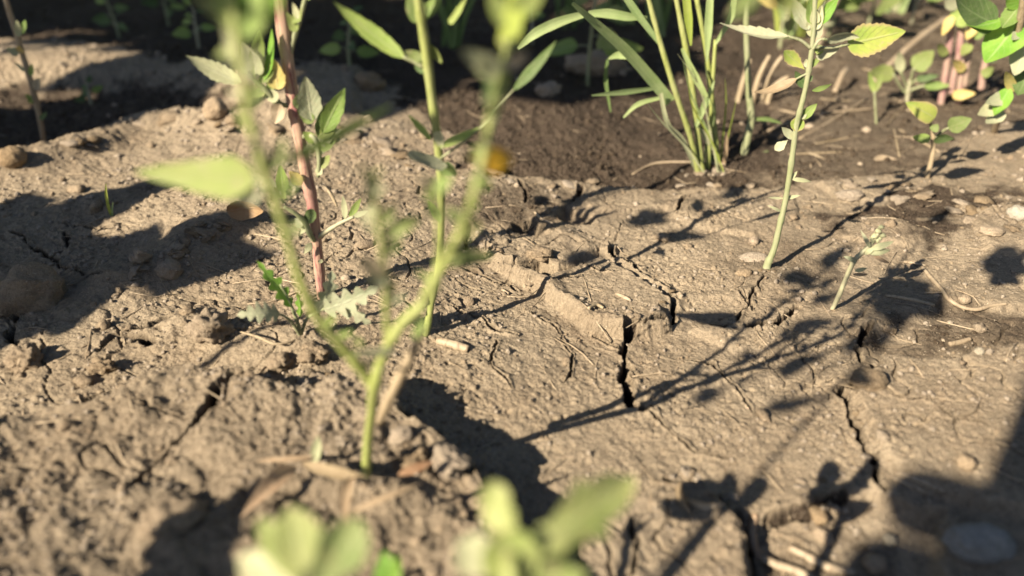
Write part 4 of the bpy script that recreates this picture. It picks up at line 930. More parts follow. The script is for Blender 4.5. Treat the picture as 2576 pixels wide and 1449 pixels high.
# ------------------------------------------------------------------ thin weed at the far left
pf = gr(113, 378); Yf = pf.y
W1 = Plant('thin_weed', pf, 'thin brown-stemmed weed with tiny leaves at the far left', 'weed')
W1.stem_px('stem', [(115,392,Yf,5),(106,330,Yf,6),(95,275,Yf,7),(80,215,Yf,7),(60,148,Yf,7),(40,78,Yf,7),(20,20,Yf,7),(0,-60,Yf,6)], 'stem_brown')
for b, t, wp, m in (((45,92),(42,50),17,'leaf_pale'),((50,85),(64,50),16,'leaf_green'),((48,135),(15,122),22,'leaf_pale'),((52,132),(48,115),18,'leaf_yellow'),((62,180),(36,155),9,'leaf_pale'),
                    ((76,190),(80,160),14,'leaf_green'),((84,222),(102,196),22,'leaf_tan'),((78,250),(64,236),12,'leaf_green'),((80,260),(70,245),12,'leaf_green'),((100,300),(118,282),12,'leaf_dark')):
    W1.leaf_px((b[0], b[1], Yf-.002), (t[0], t[1], Yf-.004), wp, m, kind='ovate')

# ------------------------------------------------------------------ generic weed (standing behind, or beside the view)
def weed(name, loc, h, n, lw, label, mats, smat, seed, rs=.0016, kind='rhomb', group=None, lean=.12, start=.12, teeth=0, up=.35, llen=2.0, tips=True):
    r = random.Random(seed); loc = Vector(loc); P = Plant(name, loc, label, 'weed', group)
    a0 = r.uniform(0, 6.28); pts = []
    for i in range(6):
        t = i/5; pts.append(loc+Vector((cos(a0)*lean*h*t*t+r.uniform(-.01, .01)*h, sin(a0)*lean*h*t*t+r.uniform(-.01, .01)*h, h*t-.004*(i == 0))))
    P.stem('stem', pts, [rs*(1-.5*i/5) for i in range(6)], smat, 8, 4)
    cp, _ = catmull(pts, [0]*6, 8)
    for k in range(n):
        t = start+(1-start)*k/max(1, n-1); q = cp[min(len(cp)-1, int(t*(len(cp)-1)))]; a = a0+k*2.4+r.uniform(-.4, .4)
        sc = (1.15-.55*t)*r.uniform(.75, 1.2); el = up+r.uniform(-.35, .35)+.5*(t > .9)
        d = Vector((cos(a)*cos(el), sin(a)*cos(el), sin(el))); pl_ = lw*.7*sc; b = q+d*pl_; e = b+(d+Vector((0, 0, -.35))).normalized()*lw*llen*sc
        P.leaf(b, e, lw*sc*r.uniform(.85, 1.15), r.choice(mats), smat, kind=kind, roll=r.uniform(-.6, .6), curl=-.06, fold=r.uniform(.05, .3), nv=12, nu=5, pet=[tuple(q), tuple(q+d*pl_*.5+Vector((0, 0, .1*pl_)))], pr=rs*.28, teeth=teeth)
    return P
# ------------------------------------------------------------------ leafy weeds at the upper right
pu = gr(2368, 262); Yu = pu.y
U = Plant('pink_stemmed_weed', pu, 'weed cluster of pink stems at the upper right', 'weed')
for pts in ([(2366,265),(2375,210),(2386,130),(2398,30),(2405,-60)], [(2392,235),(2400,190),(2412,140),(2420,60),(2430,-40)], [(2425,218),(2432,160),(2444,105),(2452,20),(2460,-60)], [(2468,225),(2474,180),(2482,140),(2490,60)], [(2412,260),(2416,200),(2424,150)]):
    U.stem_px('stem', [(a, b, Yu, 8) for a, b in pts], 'stem_pink')
for b, t, wp, m in (((2395,40),(2370,90),24,'leaf_yellow'),((2440,110),(2418,140),26,'leaf_lime'),((2444,90),(2480,60),40,'leaf_green'),((2425,180),(2400,150),24,'leaf_yellow'),((2400,60),(2440,20),50,'leaf_green'),((2380,140),(2360,110),22,'leaf_lime'),
                    ((2470,190),(2500,170),24,'leaf_lime'),((2395,240),(2455,235),26,'leaf_yellow'),((2455,60),(2430,100),26,'leaf_yellow'),((2480,150),(2510,120),40,'leaf_dark'),((2410,20),(2380,-20),40,'leaf_dusty'),((2450,30),(2500,10),50,'leaf_green')):
    U.leaf_px((b[0], b[1], Yu-.004), (t[0], t[1], Yu-.008), wp, m, kind='ovate')
pv = gr(2520, 330); Yv = pv.y
V1 = Plant('broad_leaved_weed', pv, 'weed with broad bright green leaves at the upper right corner', 'weed')
V1.stem_px('stem', [(2500,335,Yv,8),(2520,270,Yv-.02,8),(2545,200,Yv-.035,8),(2560,100,Yv-.05,8),(2580,-40,Yv-.06,8)], 'stem_brown')
Y1 = Yv-.05
for b, t, wp, m, kw in (((2556,60),(2478,158),96,'leaf_bright',dict(kind='ovate', roll=.2, pet=[(2580,20,Y1),(2570,40,Y1)])),((2506,60),(2402,-10),86,'leaf_dark',dict(kind='ovate', roll=.5)),((2520,50),(2430,62),50,'leaf_bright',dict(kind='ovate', roll=.6)),
                        ((2600,80),(2552,190),80,'leaf_dusty',dict(kind='ovate', roll=-.1, teeth=5)),((2590,180),(2560,240),60,'leaf_dark',dict(kind='ovate')),((2560,20),(2520,70),50,'leaf_green',dict(kind='ovate', teeth=4)),
                        ((2575,10),(2540,-30),60,'leaf_bright',dict(kind='ovate')),((2590,60),(2545,100),40,'leaf_dusty',dict(kind='ovate', teeth=4)),((2540,220),(2500,290),40,'leaf_bright',dict(kind='lance')),
                        ((2540,240),(2480,260),36,'leaf_dusty',dict(kind='ovate')),((2520,260),(2460,290),40,'leaf_pale',dict(kind='ovate')),((2525,280),(2480,310),36,'leaf_dusty',dict(kind='ovate')),((2550,230),(2530,180),24,'leaf_yellow',dict(kind='ovate'))):
    V1.leaf_px((b[0], b[1], Y1), (t[0], t[1], Y1-.006), wp, m, prpx=4, **kw)
pw = gr(2333, 446); Yw = pw.y
V2 = Plant('young_weed', pw, 'young weed with two soft lime leaves above its dark shadow, upper right', 'weed')
V2.stem_px('stem', [(2331,450,Yw,6),(2345,395,Yw,6),(2348,345,Yw,5),(2338,300,Yw,4)], 'stem_brown')
for b, t, wp, m, kw in (((2352,296),(2278,258),50,'leaf_mottled',dict(kind='ovate', roll=.1, curl=-.05)),((2385,322),(2445,298),42,'leaf_lime',dict(kind='ovate', pet=[(2347,355,Yw),(2365,335,Yw)])),((2340,350),(2295,345),24,'leaf_green',dict(kind='ovate')),
                        ((2350,350),(2400,350),30,'leaf_dark',dict(kind='ovate', roll=.8)),((2345,330),(2360,312),22,'leaf_lime',dict(kind='ovate'))):
    V2.leaf_px((b[0], b[1], Yw-.004), (t[0], t[1], Yw-.004), wp, m, prpx=4, **kw)
px_ = gr(2285, 256); Yx = px_.y
V3 = Plant('young_weed', px_, 'blurred young weed with spreading leaf stalks behind the two-leaved one', 'weed')
V3.stem_px('stem', [(2282,260,Yx,5),(2284,230,Yx,5),(2290,200,Yx,4)], 'stem_pale')
for b, t, wp, m, pt_ in (((2248,185),(2186,182),42,'leaf_lime',(2270,225)),((2298,172),(2350,128),48,'leaf_lime',(2290,205)),((2305,200),(2362,190),20,'leaf_dark',(2290,215)),((2325,215),(2390,215),22,'leaf_green',(2295,225)),((2265,180),(2262,130),24,'leaf_pale',(2280,215))):
    V3.leaf_px((b[0], b[1], Yx-.004), (t[0], t[1], Yx-.008), wp, m, kind='ovate', pet=[(2284,235,Yx),(pt_[0], pt_[1], Yx)], prpx=4)
pz = gr(2205, 310)
V4 = Plant('young_weed', pz, 'single thin seedling stalk left of the spreading young weed', 'weed')
V4.stem_px('stem', [(2205,318,pz.y,3),(2202,270,pz.y,3),(2200,230,pz.y,3)], 'stem_green')
V4.leaf_px((2200,235,pz.y),(2185,180,pz.y), 14, 'leaf_green', kind='lance'); V4.leaf_px((2201,232,pz.y),(2222,178,pz.y), 14, 'leaf_lime', kind='lance')
# blurred leaf hanging in at the top, close to the lens
ph = at(1950, -80, .10)
T1 = Plant('overhanging_weed', (.075, -.03, Hz(.075, -.03)), 'blurred pale leaf hanging in at the top right of centre', 'weed')
T1.stem('stem', [T1.o-Vector((0, 0, .004)), T1.o+Vector((.004, .0, .07)), T1.o+Vector((.002, .02, .14)), T1.o+Vector((-.02, .07, .165)), ph+Vector((.006, .0, .018)), ph], [.0016, .0015, .0013, .0012, .001, .0008], 'stem_lime')
T1.leaf_px((1975,-75,.099),(1840,30,.104), 150, 'leaf_lime', kind='round', roll=.9, curl=0)
T1.leaf_px((1960,-70,.1),(1990,30,.1), 90, 'leaf_lime', kind='round', roll=.7, curl=0)

# ------------------------------------------------------------------ lobed weed right under the lens
qf = Vector((.004, .050, Hz(.004, .050)))
K = Plant('lobed_weed', qf, 'blurred dusty lobed leaves rising at the bottom centre', 'weed')
K.stem('stem', [qf+Vector((0, 0, -.003)), qf+Vector((.001, .006, .02)), at(1290, 1470, .060), at(1300, 1400, .065)], [.0013, .0012, .001, .0008], 'stem_lime')
K.leaf_px((1285,1430,.062),(1585,1200,.075), 175, 'leaf_olive', kind='obov', curl=-.05, fold=.2, wave=.22, roll=.2, teeth=3, tamp=.35)
K.leaf_px((1275,1425,.063),(1240,1210,.070), 125, 'leaf_olive', kind='obov', roll=-.3, fold=.3, wave=.25, teeth=3, tamp=.3)
K.leaf_px((1300,1400,.063),(1490,1350,.070), 110, 'leaf_lime', kind='obov', roll=.5)
K.leaf_px((1270,1440,.062),(1145,1370,.064), 110, 'leaf_pale', kind='obov', roll=.2)
K.leaf_px((1310,1470,.061),(1260,1340,.064), 150, 'leaf_lime', kind='round', roll=.2)
K.leaf_px((1290,1500,.060),(1480,1440,.062), 110, 'leaf_lime', kind='ovate', roll=.2)
qg = Vector((-.026, .048, Hz(-.026, .048)))
K2 = Plant('lobed_weed', qg, 'blurred pale fan-shaped leaf at the bottom left of centre', 'weed')
K2.stem('stem', [qg+Vector((0, 0, -.003)), qg+Vector((0, .004, .02)), at(770, 1500, .060)], [.0013, .0012, .001], 'stem_green')
K2.leaf_px((775,1500,.060),(730,1275,.068), 130, 'leaf_olive', kind='obov', roll=.2)
K2.leaf_px((780,1500,.060),(650,1305,.068), 90, 'leaf_lime', kind='obov', roll=-.2)
K2.leaf_px((790,1500,.060),(905,1305,.066), 130, 'leaf_olive', kind='obov', roll=.2)
K2.leaf_px((780,1500,.060),(600,1400,.066), 110, 'leaf_pale', kind='obov', roll=.3)
qh = Vector((-.014, .070, Hz(-.014, .070)))
K3 = Plant('small_sprout', qh, 'blurred bright green sprout tip at the bottom edge', 'sprout')
K3.stem('stem', [qh+Vector((0, 0, -.003)), qh+Vector((0, .002, .012)), at(972, 1470, .078)], [.001, .0009, .0008], 'stem_lime')
K3.leaf_px((975,1480,.078),(965,1385,.082), 62, 'leaf_bright', kind='ovate', roll=.2)
K3.leaf_px((980,1485,.078),(1000,1400,.080), 40, 'leaf_bright', kind='ovate', roll=.5)

# ------------------------------------------------------------------ litter: dry leaves, stalks, roots, twigs
def lying(name, label, cat, pts, rpx, mat, lift=.6, sides=9, taper=(.8, 1), end=.8):
    P = [gr(a, b) for a, b in pts]; R_ = [rpx*pxsize(p) for p in P]; R_[-1] *= end; R_[0] *= taper[0]
    P = [p+Vector((0, 0, r*lift)) for p, r in zip(P, R_)]
    for i in range(1, len(P)-1): P[i].z = max(P[i].z, (P[i-1].z+P[i+1].z)/2-R_[i]*.3)
    V, Fc, UV = tube_data(P, R_, sides, 5, .08); return tag(link(name, V, Fc, mat, None, UV, origin=P[0]), label, cat)
lying('dry_stalk', 'cut piece of pale dry stalk right of the forked weed', 'stalk', [(1102,862),(1140,872),(1178,884)], 11, 'dry_wood', taper=(1, 1), end=1)
lying('root', 'thin pale root snaking over the dark soil at right', 'root', [(2318,672),(2345,705),(2368,730),(2385,755),(2420,780),(2455,787),(2490,772),(2532,766)], 5, 'dry_wood')
lying('root', 'short root above the curve of the snaking one', 'root', [(2258,660),(2290,662),(2330,670)], 3.5, 'dry_wood')
lying('twig', 'short pale twig on the dark soil at the right', 'twig', [(2387,868),(2412,864),(2440,855)], 7, 'dry_wood')
lying('twig', 'curved orange brown twig hooked over the lower right crack', 'twig', [(1897,1310),(1890,1350),(1895,1385),(1912,1410)], 9, 'leaf_dry')
lying('twig', 'blurred tan twig running from the hooked twig to the bottom edge', 'twig', [(1912,1405),(1950,1425),(2000,1440),(2060,1470)], 12, 'dry_wood')
lying('twig', 'thick blurred twig at the bottom right, left of the phone shadow', 'twig', [(1985,1380),(2030,1405),(2080,1430),(2150,1445)], 11, 'dry_wood')
lying('straw', 'pale straw lying on the right plate by the phone shadow', 'straw', [(2250,1190),(2310,1210),(2380,1240)], 6, 'dry_wood')
lying('straw', 'second straw just under the first by the phone shadow', 'straw', [(2240,1200),(2300,1228),(2340,1245)], 4, 'dry_wood')
lying('straw', 'thin straw on the upper mud plate', 'straw', [(1345,535),(1365,555),(1395,565)], 4, 'dry_wood')
lying('straw', 'bent straw in front of the grass clump', 'straw', [(1590,440),(1650,415),(1760,410),(1830,415)], 3, 'dry_wood')
lying('straw', 'long thin straw lying behind the grass clump', 'straw', [(1930,330),(2050,290),(2200,275)], 3, 'dry_wood')
lying('straw', 'pale straw at the back between grass and young weeds', 'straw', [(2010,350),(2100,300),(2180,250)], 3.5, 'dry_wood')
lying('twig', 'small twig piece on the front edge of the central slab', 'twig', [(1480,778),(1500,773),(1518,777)], 5, 'stem_brown')
lying('twig', 'little stick lying inside the central slab', 'twig', [(1550,740),(1570,750),(1585,757)], 5, 'dry_wood')
lying('twig', 'little stick on the front mud plate', 'twig', [(1263,730),(1280,740)], 5, 'dry_wood')
lying('twig', 'brown twig leaning in the shade beside the brown dry leaf', 'twig', [(640,590),(690,600),(730,612)], 3, 'stem_brown')
lying('straw', 'pale straw under the tiny budding seedling', 'straw', [(2225,745),(2290,755),(2350,770)], 5, 'stem_brown')
lying('straw', 'crossed straw on the left sunlit strip', 'straw', [(640,680),(700,705),(760,715)], 2.5, 'dry_wood')
pb = gr(615, 562)
X1 = Plant('brown_leaf', pb, 'folded brown dry leaf lying left of the red stem', 'dry leaf')
X1.leaf_px((572,533,pb.y),(662,532,pb.y-.004), 52, 'leaf_brown', kind='ovate', roll=.5, curl=.22, fold=.5, name='blade')
pb = gr(1760, 1250)
X2 = Plant('curled_leaf', pb, 'curled tan dry leaf above the lower right crack', 'dry leaf')
X2.leaf_px((1705,1215,pb.y+.006),(1822,1268,pb.y-.004), 44, 'leaf_tan', kind='lance', roll=.7, curl=-.30, fold=.5, name='blade')
X2.leaf_px((1712,1210,pb.y+.004),(1742,1300,pb.y-.006), 22, 'leaf_dry', kind='lance', roll=.4, curl=-.15, fold=.5, name='blade')
X3 = Plant('straw_leaf', gr(2205, 405), 'small bleached leaf on the dark soil left of the young weed', 'dry leaf')
X3.leaf_px((2198,398,X3.o.y),(2262,405,X3.o.y), 22, 'leaf_tan', kind='lance', curl=.1, name='blade')
for i, (a, b, h_) in enumerate(((1855,255,95),(1890,262,110),(1915,252,100),(1930,258,60))):
    g0 = gr(a, b); k = pxsize(g0)
    lb = ('leftmost of the dry tan stubs behind the grass', 'tallest dry tan stub behind the grass', 'third dry tan stub from the left behind the grass', 'shortest dry tan stub behind the grass')[i]
    V, Fc, UV = tube_data([g0-Vector((0, 0, .004)), g0+Vector((.002, 0, h_*k*.6)), g0+Vector((.004+.002*i, 0, h_*k*1.1))], [7*k, 6*k, 4*k], 9, 4, .25)
    tag(link('dry_stub', V, Fc, 'stem_brown', None, UV, origin=g0), lb, 'stub')
def stick(label, a, b, r, mat='dry_wood'):
    P = [at(*a), (at(*a)+at(*b))/2+Vector((0, 0, .003)), at(*b)]; V, Fc, UV = tube_data(P, [r*pxsize(P[0])]*3, 8, 5, .08)
    tag(link('dry_stick', V, Fc, mat, None, UV, origin=P[0]), label, 'stick')
y_ = gr(2200, 200).y
stick('slanting brown stick behind the mottled leaf, upper right', (2195,205,y_-.01), (2385,45,y_+.06), 9)
stick('second slanting stick at the top right, nearer the grass', (2040,150,y_+.08), (2110,-20,y_+.12), 12)
stick('dark stick leaning low behind the right-hand weed', (2100,232,y_-.03), (2130,175,y_-.01), 7)

for k in range(20):
    a, b = random.uniform(1960, 2560), random.uniform(150, 420); an = random.uniform(-1.5, 1.5); L_ = random.uniform(25, 90)
    o = lying('straw', 'thin bleached straw lying loose on the soil at the upper right', 'straw', [(a-L_*cos(an), b-L_*.4*sin(an)), (a, b), (a+L_*cos(an), b+L_*.4*sin(an)+random.uniform(-4, 4))], random.uniform(1.2, 2.6), random.choice(['dry_wood', 'stem_brown', 'stem_brown']))
    o['group'] = 'loose straws behind the sharp weed'
def fibres(n):
    V = []; Fc = []; r = random.Random(31)
    for k in range(n):
        d = .12*(6.0)**r.random(); x = r.uniform(-.75, .75)*math.hypot(d, CAM_H); y = d; a = r.uniform(0, 6.28); L_ = r.uniform(.002, .010); rd = r.uniform(.00010, .00028); bw = r.uniform(-.25, .25)
        P = [Vector((x+cos(a+bw*t)*L_*t, y+sin(a+bw*t)*L_*t, 0)) for t in (-1, -.3, .3, 1)]
        for q in P: q.z = Hz(q.x, q.y)+rd*.7
        tv, tf, _ = tube_data(P, [rd, rd, rd, rd*.5], 4, 1, 0); o = len(V); V += tv; Fc += [tuple(q+o for q in f) for f in tf]
    tag(link('fine_litter', V, Fc, 'dry_wood', None, [(.5, .5)]*len(V)), 'fine bits of straw and root fibre scattered over the mud', 'litter', None, 'stuff')
fibres(650)
# ------------------------------------------------------------------ broken flakes of the mud crust, pieces of the ground
flk = [rock_mesh('crust_flake', 2, .55, 900+k, 'clod') for k in range(8)]
def flakes(line, n, spread, lo, hi):
    for k in range(n):
        t = random.random()*(len(line)-1); i = int(t); f = t-i
        px = line[i][0]*(1-f)+line[i+1][0]*f+random.gauss(0, spread); py = line[i][1]*(1-f)+line[i+1][1]*f+random.gauss(0, spread*.4)
        p = gr(px, py); r = random.uniform(lo, hi)*pxsize(p)/2; me = random.choice(flk).copy(); fl = random.uniform(.14, .36)
        me.transform(Matrix.Rotation(random.uniform(0, 6.28), 4, 'Z') @ Matrix.Diagonal((r, r*random.uniform(.6, .9), r*fl, 1)))
        o = bpy.data.objects.new('crust_flake', me); COL.objects.link(o); o.parent = ground; o.location = (p.x, p.y, p.z+r*fl*.15); o.rotation_euler = (random.gauss(0, .22), random.gauss(0, .22), 0)
flakes([(1310,465),(1450,460),(1600,455),(1750,470),(1900,465)], 9, 14, 16, 60)
flakes([(330,690),(430,640),(510,590),(600,545)], 26, 22, 16, 50)
flakes([(480,930),(600,960),(760,975),(850,930)], 22, 16, 20, 60)
flakes([(1000,1050),(1100,1130),(1190,1180)], 18, 18, 18, 50)
flakes([(2060,455),(2250,470),(2420,520),(2540,580)], 22, 22, 16, 55)
flakes([(1150,600),(1300,660),(1450,740),(1560,800),(1640,790),(1690,740)], 22, 12, 9, 30)
flakes([(1690,1180),(1770,1230),(1850,1260)], 10, 18, 18, 45)
flakes([(2000,1230),(2130,1190),(2210,1150),(2160,1040)], 16, 12, 14, 40)
flakes([(200,365),(330,305),(480,295),(620,320),(760,320)], 22, 16, 20, 55)
flakes([(850,330),(1000,380),(1150,430),(1280,470)], 30, 26, 20, 60)
flakes([(1580,850),(1575,900),(1580,970)], 8, 14, 8, 22)
flakes([(1915,682),(1945,678)], 7, 7, 8, 20)
flakes([(2085,782),(2105,780)], 5, 6, 6, 14)
flakes([(1735,436),(1830,434)], 12, 10, 12, 34)
flakes([(795,755),(825,752)], 7, 8, 10, 26)

# ------------------------------------------------------------------ dim weeds and grasses in the background
GREENS = ['leaf_green', 'leaf_green', 'leaf_bright', 'leaf_dark', 'leaf_lime']
bgw = [(230,262,.022,6,.007,'small weed with one lit leaf in the brown gully at left'),(300,95,.06,8,.012,'blurred weed in the dark at the upper left'),(425,65,.07,8,.014,'dim weed in the dark above the pale path'),
       (500,120,.05,7,.011,'blurred weed behind the serrated leaf'),(880,165,.06,9,.012,'dim small weed between the red stem and the long leaf'),
       (1475,215,.075,12,.012,'blurred weed with a pale stalk left of the grass clump'),(1340,110,.05,6,.012,'dark weed at the top centre'),
       (2085,95,.07,10,.014,'blurred bright weed behind the top of the sharp weed'),(2180,85,.06,10,.014,'pale blurred weed at the top between the sticks'),(2290,60,.07,10,.014,'blurred yellowish weed at the top right'),
       (1960,120,.08,9,.014,'blurred weed behind the dry stubs')]
for i, (a, b, h_, n_, lw, lb) in enumerate(bgw):
    g0 = gr(a, b); weed('background_weed', g0, h_*(.5 if a < 1450 else 1), n_, lw*(.6 if a < 1450 else 1), lb, (['leaf_dark', 'leaf_dark', 'leaf_green'] if a < 1450 else GREENS) if a < 1900 else ['leaf_lime', 'leaf_green', 'leaf_yellow', 'leaf_pale'], 'stem_green' if i % 3 else 'stem_pale', 400+i, .0012, kind='ovate', start=.25)  # dark leaf colours towards the left stand in for background shade
def tuft(loc, n, L_, label, seed, mats, spread=.5, wd=.004):
    r = random.Random(seed); P = Plant('grass_tuft', loc, label, 'grass')
    for k in range(n):
        a = r.uniform(0, 6.28); ln = L_*r.uniform(.6, 1.15); o_ = Vector((r.uniform(-.008, .008), r.uniform(-.008, .008), -.003)); d = Vector((cos(a), sin(a), 0)); s_ = r.uniform(.15, spread)
        pts = [P.o+o_, P.o+o_+d*ln*s_*.25+Vector((0, 0, ln*.4)), P.o+o_+d*ln*s_*.7+Vector((0, 0, ln*.75)), P.o+o_+d*ln*s_*1.3+Vector((0, 0, ln*.85))]
        V, Fc, UV = blade_data(pts, [wd*.7, wd, wd*.8, wd*.1], 3); link('blade', [tuple(Vector(v)-P.o) for v in V], Fc, r.choice(mats), P.root, UV)
for i, (a, b, n_, L_, lb) in enumerate(((1130,120,7,.09,'dark grass tuft behind the forked weed at the top'),(1420,70,7,.10,'shadowed grass tuft at the top left of the grass clump'),(1560,60,12,.13,'grass tuft at the top behind the long grass blade'),
                                        (1990,90,12,.09,'blurred grass tuft behind the dry stubs'),(2250,30,12,.10,'sunlit grass tuft at the top right'),(1650,90,12,.12,'grass tuft behind the grass clump'))):
    tuft(gr(a, b), n_, L_, lb, 50+i, ['grass_dim'] if a < 1500 else ['grass_dim', 'grass'] if a < 1900 else ['grass', 'grass_lime', 'leaf_pale'])  # left-hand tufts take the dim grass colour in place of shade

# ------------------------------------------------------------------ leafy weeds left of the view (they shade the left and the back)
def bush(px, py, t, r, n, lw, label, seed, mats=GREENS):
    rr = random.Random(seed); g0 = gr(px, py); c = g0+SUNV*t; base = Vector((c.x, c.y, Hz(c.x, c.y)))
    P = Plant('leafy_weed', base, label, 'weed'); h = c.z-base.z
    pts = [base-Vector((0, 0, .005)), base+Vector((rr.uniform(-.1, .1)*r, rr.uniform(-.1, .1)*r, h*.5)), c, c+Vector((0, 0, r*.9))]
    P.stem('stem', pts, [.05*lw+.0012]*2+[.03*lw+.001, .0006], 'stem_green', 8, 5)
    for k in range(n):
        d = Vector((rr.gauss(0, 1), rr.gauss(0, 1), rr.gauss(0, 1))).normalized(); q = c+Vector((0, 0, rr.uniform(-.8, .8)*r)); e = c+d*r*rr.uniform(.55, 1.05)
        b_ = e-d*lw*rr.uniform(.9, 1.3); nr = (SUNV+Vector((rr.uniform(-.6, .6), rr.uniform(-.6, .6), rr.uniform(-.3, .6))))
        P.leaf(b_, e, lw*rr.uniform(.7, 1.1), rr.choice(mats), 'stem_green', kind='rhomb', nrm_=nr, curl=-.06, fold=.15, nv=12, nu=5, teeth=4, pet=[tuple(q), tuple((q+b_)/2)], pr=.0007)
bush(225, 690, .27, .048, 34, .030, 'leafy weed left of the view, shading the smooth mud', 1)
bush(180, 300, .50, .075, 34, .045, 'leafy weed left of the view, shading the gully', 2)
bush(280, 25, .75, .130, 40, .080, 'tall leafy weed left of the view, shading the upper left', 3)
bush(700, 40, .80, .110, 34, .075, 'tall leafy weed far left, shading behind the red stem', 4)
bush(1060, 95, .85, .170, 46, .085, 'tall leafy weed far left, shading the top centre', 5)
bush(1390, 95, .92, .150, 42, .085, 'tallest leafy weed far left, shading left of the grass', 6)
bush(440, 1475, .17, .020, 7, .020, 'small leafy weed at the lower left, outside the picture', 7)
bush(-110, 640, .24, .055, 24, .034, 'leafy weed beside the left edge of the view', 8)

# ------------------------------------------------------------------ unseen weeds added round the mud to screen off part of the sky
def sky_screen(n):
    V = []; Fc = []; MI = []; r = random.Random(5)
    for k in range(n):
        az = radians(r.uniform(-62, 150)); d = r.uniform(.98, 2.6); x, y = sin(az)*d, cos(az)*d; h = r.uniform(.45, .95)*(.75+.25*d); z0 = Hz(x, y)
        lx, ly = r.uniform(-.1, .1), r.uniform(-.1, .1)
        tv, tf, _ = tube_data([(x, y, z0-.01), (x+lx*h*.4, y+ly*h*.4, z0+h*.5), (x+lx*h, y+ly*h, z0+h)], [.004, .003, .0015], 5, 2, 0); o = len(V); V += tv; Fc += [tuple(q+o for q in f) for f in tf]; MI += [2]*len(tf)
        for i in range(34):
            t = r.uniform(.08, 1); a = r.uniform(0, 6.28); L_ = r.uniform(.05, .11)*(1.15-.5*t); el = r.uniform(-.5, .6); dd = Vector((cos(a)*cos(el), sin(a)*cos(el), sin(el)))
            b_ = Vector((x+lx*h*t, y+ly*h*t, z0+h*t))+dd*.02; sd = dd.cross(Vector((r.uniform(-.4, .4), r.uniform(-.4, .4), 1))).normalized(); up = sd.cross(dd); w_ = L_*r.uniform(.28, .42); o = len(V)
            V += [tuple(b_), tuple(b_+dd*L_*.4+sd*w_+up*w_*.3), tuple(b_+dd*L_*.45), tuple(b_+dd*L_*.4-sd*w_+up*w_*.3), tuple(b_+dd*L_-Vector((0, 0, L_*.2)))]
            Fc += [(o, o+2, o+1), (o, o+3, o+2), (o+1, o+2, o+4), (o+2, o+3, o+4)]; MI += [r.choice((0, 0, 1))]*4
    o_ = link('sky_screen_weeds', V, Fc, ['leaf_green', 'leaf_dark', 'stem_green'], None, [(.5, .5)]*len(V), True, MI)
    tag(o_, 'unseen stand of green weeds added beyond the mud to block sky light', 'weeds', None, 'stuff')
sky_screen(170)

# ------------------------------------------------------------------ unseen stand-in phone and hand, set sunward of the lens to cast their shadow
NF = Vector(CF); PO = Vector((0, 0, CAM_H))+SUNV*.23
def onphone(px, py):                               # where the shadow edge at a picture point comes from, on the phone plane
    g0 = gr(px, py); t = (PO-g0).dot(NF)/SUNV.dot(NF); return g0+SUNV*t
e1 = onphone(2576, 960); e2 = onphone(2482, 1205); ed = (e1-e2).normalized(); rt = ed.cross(NF).normalized()
if rt.x < 0: rt = -rt
c0 = e2-ed*.012
def rounded(wd_, ht_, rad, n=6):
    out = []
    for cx_, cy_, a0 in ((wd_-rad, ht_-rad, 0), (rad, ht_-rad, pi/2), (rad, rad, pi), (wd_-rad, rad, 1.5*pi)):
        for i in range(n+1):
            a = a0+i*pi/2/n; out.append((cx_+cos(a)*rad, cy_+sin(a)*rad))
    return out
ol = rounded(.148, .070, .009); PHN = empty('smartphone', c0, 'black smartphone stand-in, unseen, set sunward to cast the lower right shadow', 'phone')
m_, n_, out_ = newmat('phone_black'); p_ = N(n_, 'ShaderNodeBsdfPrincipled'); p_.inputs['Base Color'].default_value = (.02, .02, .022, 1); p_.inputs['Roughness'].default_value = .35; n_.links.new(p_.outputs[0], out_.inputs[0])
m_, n_, out_ = newmat('phone_glass'); p_ = N(n_, 'ShaderNodeBsdfPrincipled'); p_.inputs['Base Color'].default_value = (.008, .008, .01, 1); p_.inputs['Roughness'].default_value = .08; n_.links.new(p_.outputs[0], out_.inputs[0])
def slab(name, ol_, d0, d1, mat):
    k = len(ol_); V = [tuple(rt*a+ed*b+NF*d0) for a, b in ol_]+[tuple(rt*a+ed*b+NF*d1) for a, b in ol_]
    Fc = [tuple(range(k)), tuple(range(2*k-1, k-1, -1))]+[(i, (i+1) % k, (i+1) % k+k, i+k) for i in range(k)]
    return link(name, V, Fc, mat, PHN, None, False)
slab('body', ol, 0, -.0078, 'phone_black')
slab('screen', [(a*.96+.003, b*.93+.0024) for a, b in ol], -.0079, -.0083, 'phone_glass')
slab('lens_bump', [(a*.09+.018, b*.19+.050) for a, b in ol], .0001, .0016, 'phone_glass')
m_, n_, out_ = newmat('skin'); p_ = N(n_, 'ShaderNodeBsdfPrincipled'); p_.inputs['Roughness'].default_value = .5; p_.inputs['Subsurface Weight'].default_value = .15; p_.inputs['Subsurface Radius'].default_value = (.004, .002, .001)
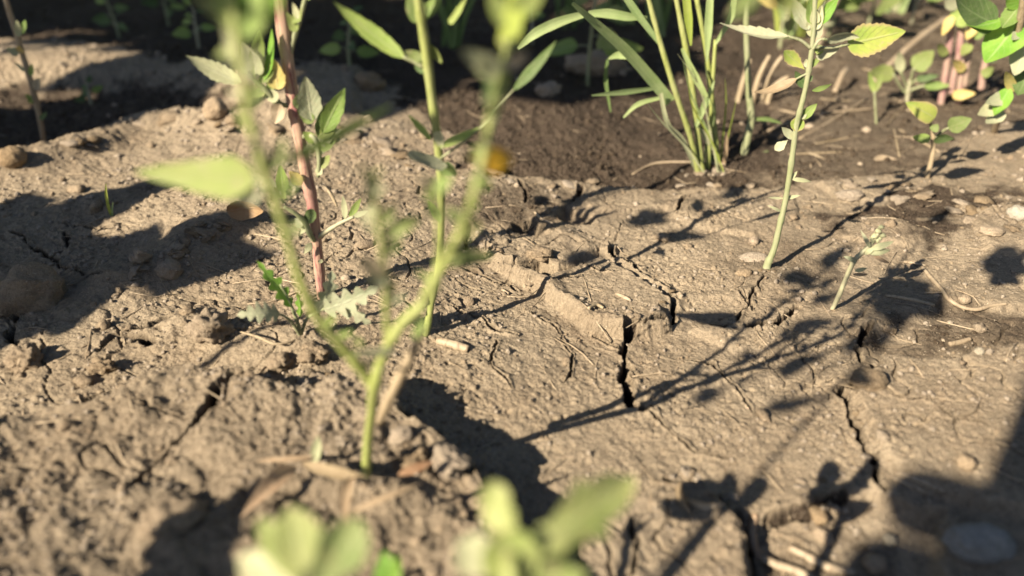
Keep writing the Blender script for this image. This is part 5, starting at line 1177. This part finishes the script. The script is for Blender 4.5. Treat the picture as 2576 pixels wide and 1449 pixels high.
n_.links.new(mixc(n_, ramp(n_, tex(n_, 60), .35, .65), (.42, .25, .18), (.5, .31, .23)), p_.inputs['Base Color']); n_.links.new(p_.outputs[0], out_.inputs[0])
def hand():
    bk = -NF; out_ = -rt; dn = -ed                 # behind the phone, outward past its edge, down along the edge
    k1 = onphone(2345, 1345); org = c0
    palm = k1+bk*.020+dn*.012-out_*.004; wrist = palm+bk*.055+dn*.045+out_*.004; arm = wrist+bk*.11+dn*.06
    V = [palm, wrist, arm, palm+bk*.012+dn*.02]; R_ = [.019, .021, .030, .022]; E = [(0, 3), (3, 1), (1, 2)]
    def chain(pts, rr, root=0):
        p = root
        for q, r in zip(pts, rr): V.append(q); R_.append(r); E.append((p, len(V)-1)); p = len(V)-1
    for i, (off, ln) in enumerate(((.020, .92), (.002, 1.0), (-.016, .95), (-.034, .8))):   # four fingers folded round the lower corner and lying on the back
        b0 = palm+ed*off*.9+(-bk)*.010; b1 = b0+(out_*.006+NF*.020)*ln; b2 = b1+(rt*.014+NF*.010)*ln; b3 = b2+(rt*.020-NF*.001)*ln
        chain([b0, b1, b2, b3], [.0085, .0085, .0078, .0065])
    t0 = palm+bk*.004+ed*.010+rt*.010; chain([t0, t0+rt*.016+ed*.010-bk*.002, t0+rt*.032+ed*.014-bk*.001], [.012, .0095, .0075])
    me = bpy.data.meshes.new('hand'); me.from_pydata([tuple(q-org) for q in V], E, []); o = bpy.data.objects.new('hand', me); COL.objects.link(o); o.location = org
    sk = o.modifiers.new('skin', 'SKIN')
    bpy.context.view_layer.objects.active = o; o.select_set(True)
    if len(me.skin_vertices) == 0:
        bpy.ops.object.mode_set(mode='EDIT'); bpy.ops.object.mode_set(mode='OBJECT'); bpy.ops.mesh.customdata_skin_add()
    for i, r in enumerate(R_): me.skin_vertices[0].data[i].radius = (r, r)
    me.skin_vertices[0].data[0].use_root = True
    ss = o.modifiers.new('subsurf', 'SUBSURF'); ss.levels = 2; ss.render_levels = 2; sk.use_smooth_shade = True; me.materials.append(MAT['skin'])
    tag(o, 'hand gripping the phone, unseen stand-in casting shadow at lower right', 'hand')
hand()
